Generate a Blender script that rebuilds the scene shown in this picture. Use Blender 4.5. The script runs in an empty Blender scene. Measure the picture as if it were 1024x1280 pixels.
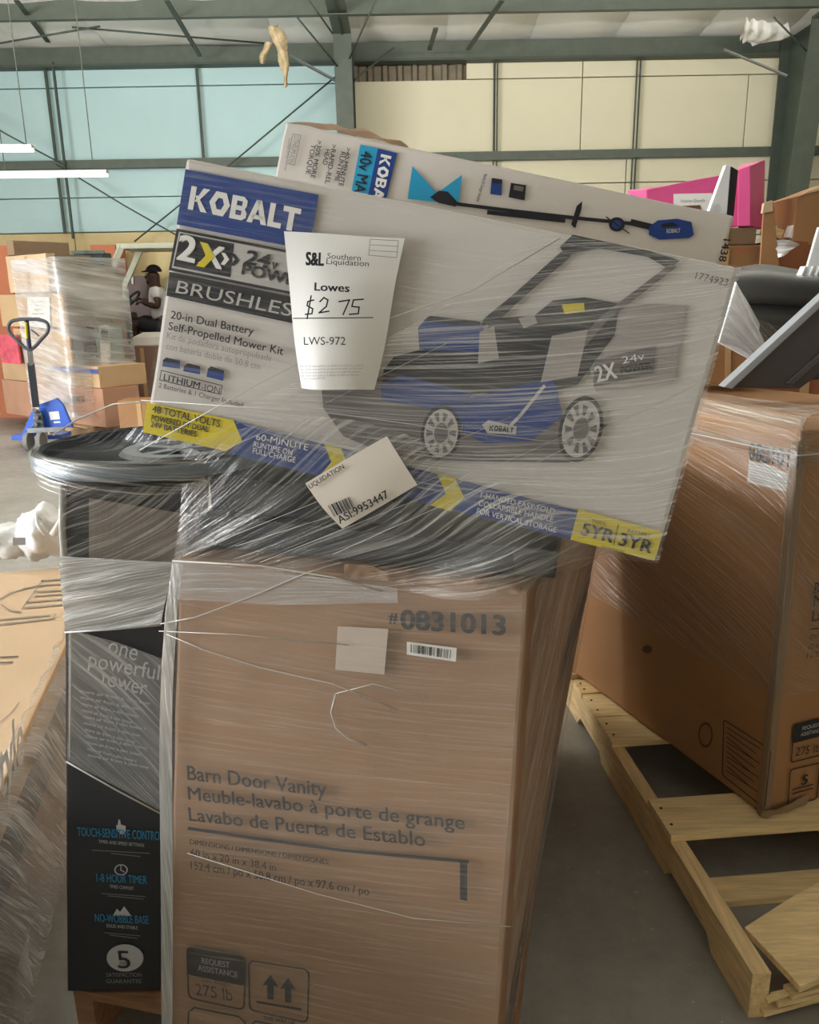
import bpy, bmesh, math, random
from mathutils import Vector, Matrix, noise as mnoise
random.seed(7)
V = Vector
scene = bpy.context.scene
COL = scene.collection

# ------------------------------------------------------------------ camera
F, PITCH, ROLL, EYE = 1000.0, math.radians(15), math.radians(1.0), 1.55
O = V((0, 0, EYE))
FWD = V((0, math.cos(PITCH), -math.sin(PITCH)))
_r0 = V((1, 0, 0)); _u0 = _r0.cross(FWD)
RIGHT = _r0*math.cos(ROLL) - _u0*math.sin(ROLL)
UP = _u0*math.cos(ROLL) + _r0*math.sin(ROLL)
cam_data = bpy.data.cameras.new('camera'); cam = bpy.data.objects.new('camera', cam_data); COL.objects.link(cam)
cam_data.sensor_fit = 'VERTICAL'; cam_data.sensor_height = 24.0
cam_data.lens = 24.0*F/1280.0
cam_data.clip_start = 0.02; cam_data.clip_end = 200
m3 = Matrix((RIGHT, UP, -FWD)).transposed()
cam.matrix_world = Matrix.Translation(O) @ m3.to_4x4()
scene.camera = cam

# ------------------------------------------------------------------ world, lights, exposure
w = bpy.data.worlds.new('World'); scene.world = w; w.use_nodes = True
bgn = w.node_tree.nodes['Background']
bgn.inputs[0].default_value = (0.86, 0.93, 1.0, 1); bgn.inputs[1].default_value = 0.2
scene.view_settings.view_transform = 'Standard'; scene.view_settings.look = 'None'
scene.view_settings.gamma = 1; scene.view_settings.use_curve_mapping = False
scene.view_settings.exposure = 0.0

def area(name, loc, target, sx, sy, power, color):
    l = bpy.data.lights.new(name, 'AREA'); l.shape = 'RECTANGLE'; l.size = sx; l.size_y = sy
    l.energy = power; l.color = color
    o = bpy.data.objects.new(name, l); COL.objects.link(o); o.location = loc
    o.rotation_euler = (V(target)-V(loc)).to_track_quat('-Z', 'Y').to_euler()
    return o
area('door_daylight', (-9.3, 1.6, 1.75), (0, 1.6, 1.2), 8.0, 3.3, 1220, (0.92, 0.96, 1.0))
area('dock_daylight', (6.6, -9.1, 2.2), (.6, 3.0, 1.2), 5.0, 4.2, 80, (1.0, 0.86, 0.66))
area('door_bounce_fill', (-11.6, 1.6, .15), (1.0, 6.0, 5.6), 3.6, 9.0, 750, (1.0, 0.98, 0.92))  # fill added outside the door to lift the ceiling; no apron is modelled
area('ceiling_fill', (0, 6.2, 4.2), (0, 7.0, 5.6), 12.0, .25, 700, (1.0, 0.98, 0.93))  # upward fill strip added to brighten the ceiling; no fixture hangs there

# ------------------------------------------------------------------ pixel geometry (rays through the lens onto real planes)
def ray(x, y): return FWD + RIGHT*((x-512)/F) - UP*((y-640)/F)
def atY(x, y, Y):
    d = ray(x, y); return O + d*(Y/d.y)
def atZ(x, y, Z):
    d = ray(x, y); return O + d*((Z-EYE)/d.z)
def on_plane(x, y, p0, n):
    d = ray(x, y); return O + d*((V(p0)-O).dot(n)/d.dot(n))
class Face:
    def __init__(s, p0, n):
        s.p0 = V(p0); s.n = V(n).normalized()
        if s.n.dot(O-s.p0) < 0: s.n = -s.n
    def px(s, x, y, off=0.0): return on_plane(x, y, s.p0, s.n) + s.n*off

# ------------------------------------------------------------------ materials
MATS = {}
def new_mat(name):
    m = bpy.data.materials.new(name); m.use_nodes = True
    nt = m.node_tree; return m, nt, nt.nodes['Principled BSDF']
def N(nt, t, **kw):
    n = nt.nodes.new(t)
    for k, v in kw.items():
        if k.startswith('i_'): n.inputs[k[2:].replace('_', ' ')].default_value = v
        else: setattr(n, k, v)
    return n
def L(nt, a, b): nt.links.new(a, b)
def rgb(r, g, b):
    f = lambda c: (c/255/12.92) if c/255 <= .04045 else ((c/255+.055)/1.055)**2.4
    return (f(r), f(g), f(b), 1)
def plain(name, c, rough=.6, metal=0.0, spec=.3, var=.12, scale=6.0, bump=0.0, bscale=80, emit=0, stretch=(1, 1, 1), coord='Object'):
    if name in MATS: return MATS[name]
    m, nt, p = new_mat(name)
    tc = N(nt, 'ShaderNodeTexCoord'); mp = N(nt, 'ShaderNodeMapping'); mp.inputs['Scale'].default_value = stretch
    L(nt, tc.outputs[coord], mp.inputs[0])
    nz = N(nt, 'ShaderNodeTexNoise', i_Scale=scale, i_Detail=6.0, i_Roughness=.6); L(nt, mp.outputs[0], nz.inputs[0])
    mx = N(nt, 'ShaderNodeMix', data_type='RGBA'); mx.inputs[6].default_value = tuple(x*(1-var) for x in c[:3])+(1,)
    mx.inputs[7].default_value = tuple(min(1, x*(1+var)) for x in c[:3])+(1,)
    rp = N(nt, 'ShaderNodeMapRange'); rp.inputs[1].default_value = .3; rp.inputs[2].default_value = .7
    L(nt, nz.outputs[0], rp.inputs[0]); L(nt, rp.outputs[0], mx.inputs[0]); L(nt, mx.outputs[2], p.inputs['Base Color'])
    p.inputs['Roughness'].default_value = rough; p.inputs['Metallic'].default_value = metal
    p.inputs['Specular IOR Level'].default_value = spec
    if bump:
        n2 = N(nt, 'ShaderNodeTexNoise', i_Scale=bscale, i_Detail=4.0); L(nt, mp.outputs[0], n2.inputs[0])
        b = N(nt, 'ShaderNodeBump', i_Strength=bump, i_Distance=.01); L(nt, n2.outputs[0], b.inputs['Height']); L(nt, b.outputs[0], p.inputs['Normal'])
    if emit:
        p.inputs['Emission Color'].default_value = c; p.inputs['Emission Strength'].default_value = emit
    MATS[name] = m; return m
def cardboard(name, c, var=.1):
    """kraft board: fibres, soft blotches and faint flute lines"""
    if name in MATS: return MATS[name]
    m, nt, p = new_mat(name)
    tc = N(nt, 'ShaderNodeTexCoord')
    a = N(nt, 'ShaderNodeTexNoise', i_Scale=3.0, i_Detail=5.0); L(nt, tc.outputs['Object'], a.inputs[0])
    f = N(nt, 'ShaderNodeTexNoise', i_Scale=160.0, i_Detail=3.0); L(nt, tc.outputs['Object'], f.inputs[0])
    ad = N(nt, 'ShaderNodeMath', operation='MULTIPLY_ADD'); L(nt, f.outputs[0], ad.inputs[0]); ad.inputs[1].default_value = .35
    L(nt, a.outputs[0], ad.inputs[2])
    rp = N(nt, 'ShaderNodeMapRange'); rp.inputs[1].default_value = .4; rp.inputs[2].default_value = 1.0
    L(nt, ad.outputs[0], rp.inputs[0])
    mx = N(nt, 'ShaderNodeMix', data_type='RGBA'); mx.inputs[6].default_value = tuple(x*(1-var) for x in c[:3])+(1,)
    mx.inputs[7].default_value = tuple(x*(1+var) for x in c[:3])+(1,)
    L(nt, rp.outputs[0], mx.inputs[0]); L(nt, mx.outputs[2], p.inputs['Base Color'])
    p.inputs['Roughness'].default_value = .72; p.inputs['Specular IOR Level'].default_value = .2
    b = N(nt, 'ShaderNodeBump', i_Strength=.12, i_Distance=.004); L(nt, a.outputs[0], b.inputs['Height']); L(nt, b.outputs[0], p.inputs['Normal'])
    MATS[name] = m; return m
def film(name, base=.06, fine=.35, broad=.2, gloss=.5, rough=.22, tint=(.86, .87, .88), bump=.6, vs=1.0, us=1.0, wob=.010):
    """clear stretch film; UV u runs along the stretch lines (metres), v across"""
    if name in MATS: return MATS[name]
    m, nt, p = new_mat(name); nt.nodes.remove(p)
    out = nt.nodes['Material Output']
    uv = N(nt, 'ShaderNodeUVMap'); 
    wn = N(nt, 'ShaderNodeTexNoise', i_Scale=5.0, i_Detail=2.0); L(nt, uv.outputs[0], wn.inputs[0])
    sc = N(nt, 'ShaderNodeVectorMath', operation='SCALE'); L(nt, wn.outputs[1], sc.inputs[0]); sc.inputs[3].default_value = wob
    wv = N(nt, 'ShaderNodeVectorMath', operation='ADD'); L(nt, uv.outputs[0], wv.inputs[0]); L(nt, sc.outputs[0], wv.inputs[1])
    def streak(u, v, det):
        mp = N(nt, 'ShaderNodeMapping'); mp.inputs['Scale'].default_value = (u*us, v*vs, 1); L(nt, wv.outputs[0], mp.inputs[0])
        t = N(nt, 'ShaderNodeTexNoise', i_Scale=1.0, i_Detail=det, i_Roughness=.6); L(nt, mp.outputs[0], t.inputs[0]); return t
    s1 = streak(5, 170, 3.0); s2 = streak(1.6, 22, 3.0); s3 = streak(9, 420, 1.0)
    def ramp(t, lo, hi, k):
        r = N(nt, 'ShaderNodeMapRange', interpolation_type='SMOOTHSTEP'); r.inputs[1].default_value = lo; r.inputs[2].default_value = hi
        r.inputs[3].default_value = 0; r.inputs[4].default_value = k; L(nt, t.outputs[0], r.inputs[0]); return r
    r1 = ramp(s1, .48, .68, fine); r2 = ramp(s2, .35, .72, broad); r3 = ramp(s3, .56, .72, fine*.8)
    a1 = N(nt, 'ShaderNodeMath', operation='ADD'); L(nt, r1.outputs[0], a1.inputs[0]); L(nt, r2.outputs[0], a1.inputs[1])
    a2 = N(nt, 'ShaderNodeMath', operation='ADD'); L(nt, a1.outputs[0], a2.inputs[0]); L(nt, r3.outputs[0], a2.inputs[1])
    a3 = N(nt, 'ShaderNodeMath', operation='ADD', use_clamp=True); L(nt, a2.outputs[0], a3.inputs[0]); a3.inputs[1].default_value = base
    hs = N(nt, 'ShaderNodeMath', operation='ADD'); L(nt, s1.outputs[0], hs.inputs[0]); L(nt, s2.outputs[0], hs.inputs[1])
    bp = N(nt, 'ShaderNodeBump', i_Strength=bump, i_Distance=.006); L(nt, hs.outputs[0], bp.inputs['Height'])
    df = N(nt, 'ShaderNodeBsdfDiffuse'); df.inputs[0].default_value = tint+(1,)
    gl = N(nt, 'ShaderNodeBsdfGlossy'); gl.inputs['Roughness'].default_value = rough; gl.inputs[0].default_value = (.95, .95, .95, 1)
    L(nt, bp.outputs[0], gl.inputs['Normal'])
    mg = N(nt, 'ShaderNodeMixShader'); mg.inputs[0].default_value = gloss; L(nt, df.outputs[0], mg.inputs[1]); L(nt, gl.outputs[0], mg.inputs[2])
    tr = N(nt, 'ShaderNodeBsdfTransparent'); tr.inputs[0].default_value = (.97, .97, .97, 1)
    mm = N(nt, 'ShaderNodeMixShader'); L(nt, a3.outputs[0], mm.inputs[0]); L(nt, tr.outputs[0], mm.inputs[1]); L(nt, mg.outputs[0], mm.inputs[2])
    L(nt, mm.outputs[0], out.inputs[0])
    MATS[name] = m; return m
def wood(name, c, var=.25, stretch=(2, 22, 22)):
    return plain(name, c, rough=.75, var=var, scale=3, stretch=stretch, bump=.25, bscale=6)

INK = plain('ink_dark', rgb(58, 56, 58), rough=.7, var=.05)
INK2 = plain('ink_charcoal', rgb(40, 41, 46), rough=.6, var=.06)
NAVY = plain('ink_navy', rgb(38, 68, 138), rough=.5, var=.06)
WHITEP = plain('paper_white', rgb(238, 236, 232), rough=.6, var=.02)
YEL = plain('ink_yellow', rgb(226, 205, 44), rough=.5, var=.05)
GREYP = plain('ink_grey', rgb(150, 148, 148), rough=.6, var=.05)
CYAN = plain('ink_cyan', rgb(46, 160, 205), rough=.5, var=.04)
BLACKP = plain('black_plastic', rgb(34, 36, 40), rough=.75, spec=.1, var=.15)
KRAFT = cardboard('kraft_board', rgb(168, 134, 106))
KRAFT2 = cardboard('kraft_board_orange', rgb(166, 124, 86))
KRAFT3 = cardboard('kraft_board_pale', rgb(206, 178, 146))
KRAFTD = cardboard('kraft_board_dull', rgb(146, 122, 98))
BOXWHITE = cardboard('white_clay_board', rgb(214, 208, 202), var=.03)
BOXGREY = cardboard('grey_board', rgb(150, 138, 130), var=.05)
BOXBLACK = plain('black_printed_board', rgb(58, 60, 64), rough=.5, var=.08, spec=.35)
PALEW = wood('pale_pine', rgb(236, 208, 156), .2)
PALEWY = wood('pale_pine_rail', rgb(230, 200, 150), .22, (22, 2, 22))
REDW = wood('red_brown_wood', rgb(146, 92, 62))
TAPE = plain('clear_brown_tape', rgb(196, 160, 116), rough=.25, spec=.5, var=.05)

# ------------------------------------------------------------------ mesh helpers
def link(name, verts, faces, mat, uv=None, smooth=False):
    me = bpy.data.meshes.new(name); me.from_pydata([tuple(v) for v in verts], [], faces)
    if uv:
        ul = me.uv_layers.new(name='UVMap')
        for lp in me.loops: ul.data[lp.index].uv = uv[lp.vertex_index]
    if mat: me.materials.append(mat)
    if smooth:
        for p in me.polygons: p.use_smooth = True
    me.update()
    o = bpy.data.objects.new(name, me); COL.objects.link(o); return o
def from_bm(name, bm, mat, smooth=False):
    me = bpy.data.meshes.new(name); bmesh.ops.recalc_face_normals(bm, faces=bm.faces[:]); bm.to_mesh(me); bm.free()
    if mat: me.materials.append(mat)
    if smooth:
        for p in me.polygons: p.use_smooth = True
    o = bpy.data.objects.new(name, me); COL.objects.link(o); return o
def rebase(o, p=None):
    """put the object's origin at the middle of its base, keeping the shape where it is"""
    vs = [v.co for v in o.data.vertices]
    if p is None:
        p = V(((min(v.x for v in vs)+max(v.x for v in vs))/2, (min(v.y for v in vs)+max(v.y for v in vs))/2, min(v.z for v in vs)))
    o.data.transform(Matrix.Translation(-V(p))); o.location = p; return o
def thing(o, label, cat, group=None):
    if o.type == 'MESH' and o.location.length == 0: rebase(o)
    o['label'] = label; o['category'] = cat
    if group: o['group'] = group
    return o
def empty(name, loc, label, cat, group=None):
    o = bpy.data.objects.new(name, None); COL.objects.link(o); o.location = loc
    o['label'] = label; o['category'] = cat
    if group: o['group'] = group
    return o
def child(o, root, label=None):
    """parent a part built in world coordinates"""
    o.parent = root
    loc = root.location.copy(); r = root.parent
    while r: loc = V((0, 0, 0)); break
    o.matrix_parent_inverse = Matrix.Translation(-loc)
    if label: o['label'] = label
    return o
def sub(o, part):
    o.parent = part; o.matrix_parent_inverse = Matrix(); return o
def structure(o): o['kind'] = 'structure'; return o
BOXF = [(0, 3, 2, 1), (4, 5, 6, 7), (0, 1, 5, 4), (1, 2, 6, 5), (2, 3, 7, 6), (3, 0, 4, 7)]
def hexa(name, p, mat, bevel=.004, cuts=0, crumple=0.0, seed=0):
    """p: four bottom then four top corners"""
    bm = bmesh.new(); vs = [bm.verts.new(q) for q in p]
    for f in BOXF: bm.faces.new([vs[i] for i in f])
    if bevel: bmesh.ops.bevel(bm, geom=bm.edges[:], offset=bevel, segments=2, affect='EDGES', profile=.6)
    if cuts: bmesh.ops.subdivide_edges(bm, edges=[e for e in bm.edges if e.calc_length() > .03], cuts=cuts, use_grid_fill=True)
    if crumple:
        for v in bm.verts:
            n = mnoise.noise_vector(v.co*7+V((seed, seed*1.7, 0)))+mnoise.noise_vector(v.co*19+V((seed, 0, 3)))*.4
            v.co += n*crumple
    return from_bm(name, bm, mat)
def box(name, lo, hi, mat, bevel=.004, **k):
    x0, y0, z0 = lo; x1, y1, z1 = hi
    return hexa(name, [V(q) for q in ((x0, y0, z0), (x1, y0, z0), (x1, y1, z0), (x0, y1, z0), (x0, y0, z1), (x1, y0, z1), (x1, y1, z1), (x0, y1, z1))], mat, bevel, **k)
def obox(name, c, ax, ay, az, mat, bevel=.004, **k):
    """oriented box: corner c, edge vectors"""
    c = V(c); ax = V(ax); ay = V(ay); az = V(az)
    return hexa(name, [c, c+ax, c+ax+ay, c+ay, c+az, c+ax+az, c+ax+ay+az, c+ay+az], mat, bevel, **k)
def bar(name, a, b, wd, hd, mat, up=(0, 0, 1), bevel=.0):
    a = V(a); b = V(b); d = (b-a).normalized(); s = d.cross(V(up))
    if s.length < 1e-4: s = d.cross(V((0, 1, 0)))
    s.normalize(); u = s.cross(d).normalized()
    return obox(name, a-s*wd/2-u*hd/2, s*wd, (b-a), u*hd, mat, bevel)
def tube_bm(bm, pts, r, seg=8, closed=False):
    pts = [V(p) for p in pts]; n = len(pts); rings = []
    rs = r if isinstance(r, (list, tuple)) else [r]*n
    t0 = (pts[1]-pts[0]).normalized(); ref = V((0, 0, 1)) if abs(t0.z) < .9 else V((0, 1, 0)); s = t0.cross(ref).normalized()
    for i, p in enumerate(pts):
        if closed: t = (pts[(i+1) % n]-pts[i-1]).normalized()
        else: t = (pts[min(i+1, n-1)]-pts[max(i-1, 0)]).normalized()
        s = (s-t*s.dot(t)).normalized(); u = t.cross(s)
        rings.append([bm.verts.new(p+(s*math.cos(a)+u*math.sin(a))*rs[i]) for a in [2*math.pi*k/seg for k in range(seg)]])
    m = n if closed else n-1
    for i in range(m):
        A = rings[i]; B = rings[(i+1) % n]
        for k in range(seg): bm.faces.new((A[k], A[(k+1) % seg], B[(k+1) % seg], B[k]))
    if not closed:
        bm.faces.new(rings[0][::-1]); bm.faces.new(rings[-1])
def tube(name, pts, r, mat, seg=8, closed=False):
    bm = bmesh.new(); tube_bm(bm, pts, r, seg, closed); return from_bm(name, bm, mat, True)
def cyl(name, a, b, r, mat, seg=24, bevel=.004, r2=None):
    bm = bmesh.new(); a = V(a); b = V(b)
    r2 = r if r2 is None else r2
    d = (b-a).normalized(); s = d.orthogonal().normalized(); u = d.cross(s)
    prof = [(a, r-bevel), (a+d*bevel, r), (b-d*bevel, r2), (b, r2-bevel)]
    rings = [[bm.verts.new(c+(s*math.cos(t)+u*math.sin(t))*rr) for t in [2*math.pi*k/seg for k in range(seg)]] for c, rr in prof]
    for A, B in zip(rings, rings[1:]):
        for k in range(seg): bm.faces.new((A[k], A[(k+1) % seg], B[(k+1) % seg], B[k]))
    bm.faces.new(rings[0][::-1]); bm.faces.new(rings[-1]); return from_bm(name, bm, mat)
def lathe(name, c, prof, mat, seg=64, sx=1.0, sy=1.0, ring=False):
    bm = bmesh.new(); c = V(c)
    rings = [[bm.verts.new(c+V((r*math.cos(t)*sx, r*math.sin(t)*sy, z))) for t in [2*math.pi*k/seg for k in range(seg)]] for r, z in prof]
    for A, B in zip(rings, rings[1:]+rings[:1] if ring else rings[1:]):
        for k in range(seg): bm.faces.new((A[k], A[(k+1) % seg], B[(k+1) % seg], B[k]))
    if not ring: bm.faces.new(rings[0][::-1]); bm.faces.new(rings[-1])
    return from_bm(name, bm, mat, False)
def sheet(name, rows, mat, nu=24, nv=12, ang=0.0, wrinkle=0.0, wfreq=(3, 40), seed=0, lift=0.0):
    """smooth sheet through a grid of control points (rows of equal length); UV in metres turned by ang"""
    def cr(P, t):
        n = len(P)-1; x = min(max(t*n, 0), n-1e-6); i = int(x); f = x-i
        if n == 1: return P[0].lerp(P[1], f)
        p0 = P[max(i-1, 0)]; p1 = P[i]; p2 = P[i+1]; p3 = P[min(i+2, n)]
        return .5*((2*p1)+(p2-p0)*f+(2*p0-5*p1+4*p2-p3)*f*f+(3*p1-p0-3*p2+p3)*f*f*f)
    rows = [[V(p) for p in r] for r in rows]
    W = sum((rows[0][i+1]-rows[0][i]).length for i in range(len(rows[0])-1))
    H = sum((rows[i+1][0]-rows[i][0]).length for i in range(len(rows)-1))
    P = []
    for j in range(nv+1):
        for i in range(nu+1):
            P.append(cr([cr(r, i/nu) for r in rows], j/nv))
    nrm = (rows[0][-1]-rows[0][0]).cross(rows[-1][0]-rows[0][0]).normalized()
    if nrm.dot(O-rows[0][0]) < 0: nrm = -nrm
    vs, uv = [], []
    ca, sa = math.cos(ang), math.sin(ang)
    for j in range(nv+1):
        for i in range(nu+1):
            x = i/nu*W; y = j/nv*H; u = x*ca+y*sa; v = -x*sa+y*ca
            d = mnoise.noise(V((u*wfreq[0], v*wfreq[1], seed)))*wrinkle if wrinkle else 0
            vs.append(P[j*(nu+1)+i]+nrm*(d+lift)); uv.append((u+seed*3.1, v+seed*1.7))
    fs = [(j*(nu+1)+i, j*(nu+1)+i+1, (j+1)*(nu+1)+i+1, (j+1)*(nu+1)+i) for j in range(nv) for i in range(nu)]
    return link(name, vs, fs, mat, uv, True)

# flat print on faces -------------------------------------------------
def poly(face, pts, mat, root, off=.0006, name='print_patch'):
    P = [face.px(x, y, off) for x, y in pts]
    bm = bmesh.new(); f = bm.faces.new([bm.verts.new(p) for p in P])
    bmesh.ops.triangulate(bm, faces=[f])
    for f in bm.faces:
        f.normal_update()
        if f.normal.dot(face.n) < 0: f.normal_flip()
    me = bpy.data.meshes.new(name); bm.to_mesh(me); bm.free(); me.materials.append(mat)
    o = bpy.data.objects.new(name, me); COL.objects.link(o); return child(o, root)
def outline(face, pts, wpx, mat, root, off=.0008, closed=True, name='print_line'):
    n = len(pts); vs = []; fs = []
    for i in range(n if closed else n-1):
        a = V(pts[i]); b = V(pts[(i+1) % n]); d = (b-a).normalized(); s = V((-d.y, d.x))*wpx/2
        a = a-d*wpx/2; b = b+d*wpx/2
        k = len(vs); vs += [face.px(*q, off) for q in (a-s, b-s, b+s, a+s)]; fs.append((k, k+3, k+2, k+1))
    return child(link(name, vs, fs, mat), root)
def disc(face, c, rx, ry, mat, root, off=.0006, rot=0, hole=0, seg=28, a0=0, a1=360, name='print_patch'):
    out = []; inn = []
    full = (a1-a0) >= 360
    n = seg if full else seg+1
    for k in range(n):
        t = math.radians(a0+(a1-a0)*k/seg); x = math.cos(t); y = math.sin(t); cr_, sr = math.cos(rot), math.sin(rot)
        for l, f in ((out, 1), (inn, hole)): l.append(face.px(c[0]+(x*rx*cr_-y*ry*sr)*f, c[1]+(x*rx*sr+y*ry*cr_)*f, off))
    vs = out+inn; fs = [(k, k+n, (k+1) % n+n, (k+1) % n) for k in range(n if full else n-1)]
    return child(link(name, vs, fs, mat), root)
_TC = {}
def text_mesh(s, bold=0.0, spacing=1.0):
    k = (s, bold, spacing)
    if k not in _TC:
        c = bpy.data.curves.new('lettering', 'FONT'); c.body = s; c.size = 1; c.offset = bold; c.fill_mode = 'FRONT'; c.resolution_u = 3
        c.space_character = spacing
        o = bpy.data.objects.new('lettering', c); COL.objects.link(o)
        dg = bpy.context.evaluated_depsgraph_get()
        me = bpy.data.meshes.new_from_object(o.evaluated_get(dg))
        bpy.data.objects.remove(o); bpy.data.curves.remove(c)
        _TC[k] = ([v.co.copy() for v in me.vertices], [tuple(p.vertices) for p in me.polygons]); bpy.data.meshes.remove(me)
    return _TC[k]
def text(face, s, a, b, mat, root, cap=None, bold=.0, off=.0010, slant=0.0, upv=None, spacing=1.0, name='lettering'):
    """lettering from baseline pixel a to baseline pixel b; cap = capital height in pixels"""
    vs, fs = text_mesh(s, 0.0, spacing)
    if not vs: return None
    if bold:
        n0 = len(vs); b_ = bold*1.15; v0, f0 = vs, fs; vs, fs = [], []
        for i, (dx, dy) in enumerate(((-b_, -b_*.5), (b_, -b_*.5), (-b_, b_*.5), (b_, b_*.5))):
            vs += [v+V((dx, dy, i*.0002)) for v in v0]; fs += [tuple(j+i*n0 for j in f) for f in f0]
    x0 = min(v.x for v in vs); x1 = max(v.x for v in vs)
    A = face.px(*a, off); B = face.px(*b, off); ex = (B-A); wl = ex.length; ex.normalize(); ey = face.n.cross(ex)
    if upv is not None:
        q = face.px(a[0]+upv[0], a[1]+upv[1], off)-A; ey = q.normalized()
    sx = wl/(x1-x0)
    if cap:
        mid = ((a[0]+b[0])/2, (a[1]+b[1])/2); M = face.px(*mid)
        d2 = V((b[0]-a[0], b[1]-a[1])).normalized(); up2 = (mid[0]+d2.y*cap, mid[1]-d2.x*cap) if upv is None else (mid[0]+upv[0], mid[1]+upv[1])
        sy = (face.px(*up2)-M).length/.70
    else: sy = sx
    P = [A+ex*((v.x-x0)*sx+v.y*sy*slant)+ey*(v.y*sy)+face.n*v.z for v in vs]
    return child(link(name, P, fs, mat), root)
def glyphs(face, polys, o0, ox, oy, mat, root, off=.001, name='lettering'):
    """hand-cut letters: polygons (outer[, inner]) in unit coords mapped by pixel affine o0 + x*ox + y*oy"""
    mp = lambda x, y: (o0[0]+x*ox[0]+y*oy[0], o0[1]+x*ox[1]+y*oy[1])
    vs, fs = [], []
    for pg in polys:
        k = len(vs)
        vs += [face.px(*mp(*q), off) for q in pg]; fs.append(tuple(range(k, k+len(pg))))
    return child(link(name, vs, fs, mat), root)
def kobalt_letters():
    """KOBALT in blocky capitals, quads only; each letter one unit high"""
    P = []; x = 0
    def q(*pts): P.append([(x+a, b) for a, b in pts])
    t = .27
    q((0, 0), (t, 0), (t, 1), (0, 1)); q((t, .38), (.62, 1), (.95, 1), (t+.15, .38+.0)); q((t, .62), (t+.1, .66), (.97, 0), (.64, 0)); x += 1.0
    hx = [(.0, .5), (.27, 0), (.78, 0), (1.05, .5), (.78, 1), (.27, 1)]; hi = [(.30, .5), (.42, .26), (.63, .26), (.75, .5), (.63, .74), (.42, .74)]
    for i in range(6): q(hx[i], hx[(i+1) % 6], hi[(i+1) % 6], hi[i])
    x += 1.1
    q((0, 0), (t, 0), (t, 1), (0, 1)); q((t, 0), (.62, 0), (.55, .2), (t, .2)); q((t, .4), (.55, .4), (.55, .6), (t, .6)); q((t, .8), (.55, .8), (.58, 1), (t, 1))
    q((.55, .2), (.62, 0), (.82, .14), (.56, .27)); q((.56, .27), (.82, .14), (.82, .36), (.56, .36)); q((.55, .4), (.56, .34), (.82, .34), (.70, .5))
    q((.55, .6), (.55, .4), (.70, .5), (.78, .62)); q((.54, .66), (.55, .6), (.78, .62), (.78, .86)); q((.55, .8), (.54, .66), (.78, .86), (.58, 1)); x += .88
    q((0, 0), (t, 0), (.6, 1), (.34, 1)); q((.34, 1), (.6, 1), (1.0, 0), (.72, 0)); q((.2, .18), (.8, .18), (.74, .36), (.27, .36)); x += 1.04
    q((0, 0), (t, 0), (t, 1), (0, 1)); q((t, 0), (.68, 0), (.68, .22), (t, .22)); x += .68
    q((0, .77), (.88, .77), (.88, 1), (0, 1)); q((.3, 0), (.58, 0), (.58, .77), (.3, .77)); x += .88
    return [[(a/x, b) for a, b in pg] for pg in P]
KOB = kobalt_letters()
def rrect(c, r=6, n=4):
    """rounded quadrilateral through 4 pixel corners"""
    out = []
    for i in range(4):
        p = V(c[i]); a = (V(c[i-1])-p).normalized(); b = (V(c[(i+1) % 4])-p).normalized()
        s = p+a*r; e = p+b*r
        for k in range(n+1):
            t = k/n; out.append(tuple((s*(1-t)**2+p*2*t*(1-t)+e*t*t)))
    return out

# ================================================================== the hall
GREEN = plain('green_steel', rgb(80, 87, 76), rough=.5, var=.12, spec=.4)
GREEND = plain('dark_green_steel', rgb(68, 76, 66), rough=.55, var=.12)
STEEL = plain('grey_steel', rgb(120, 122, 118), rough=.45, metal=.5, var=.15)
COOLVINYL = plain('cool_daylit_vinyl', rgb(176, 204, 203), rough=.5, var=.03, scale=1.2, bump=.25, bscale=3)  # left wall vinyl; its cool daylight cast is put into the base colour
CREAM = plain('cream_foam_board', rgb(212, 205, 177), rough=.75, var=.03, scale=1.0)
TAN = plain('tan_wall', rgb(206, 186, 138), rough=.7, var=.05)
VINYL = plain('cream_vinyl', rgb(242, 240, 232), rough=.45, var=.04, scale=1.5, bump=.5, bscale=4)
SHEETM = plain('dull_corrugated_sheet', rgb(120, 110, 92), rough=.5, metal=.3, var=.2)

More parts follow.
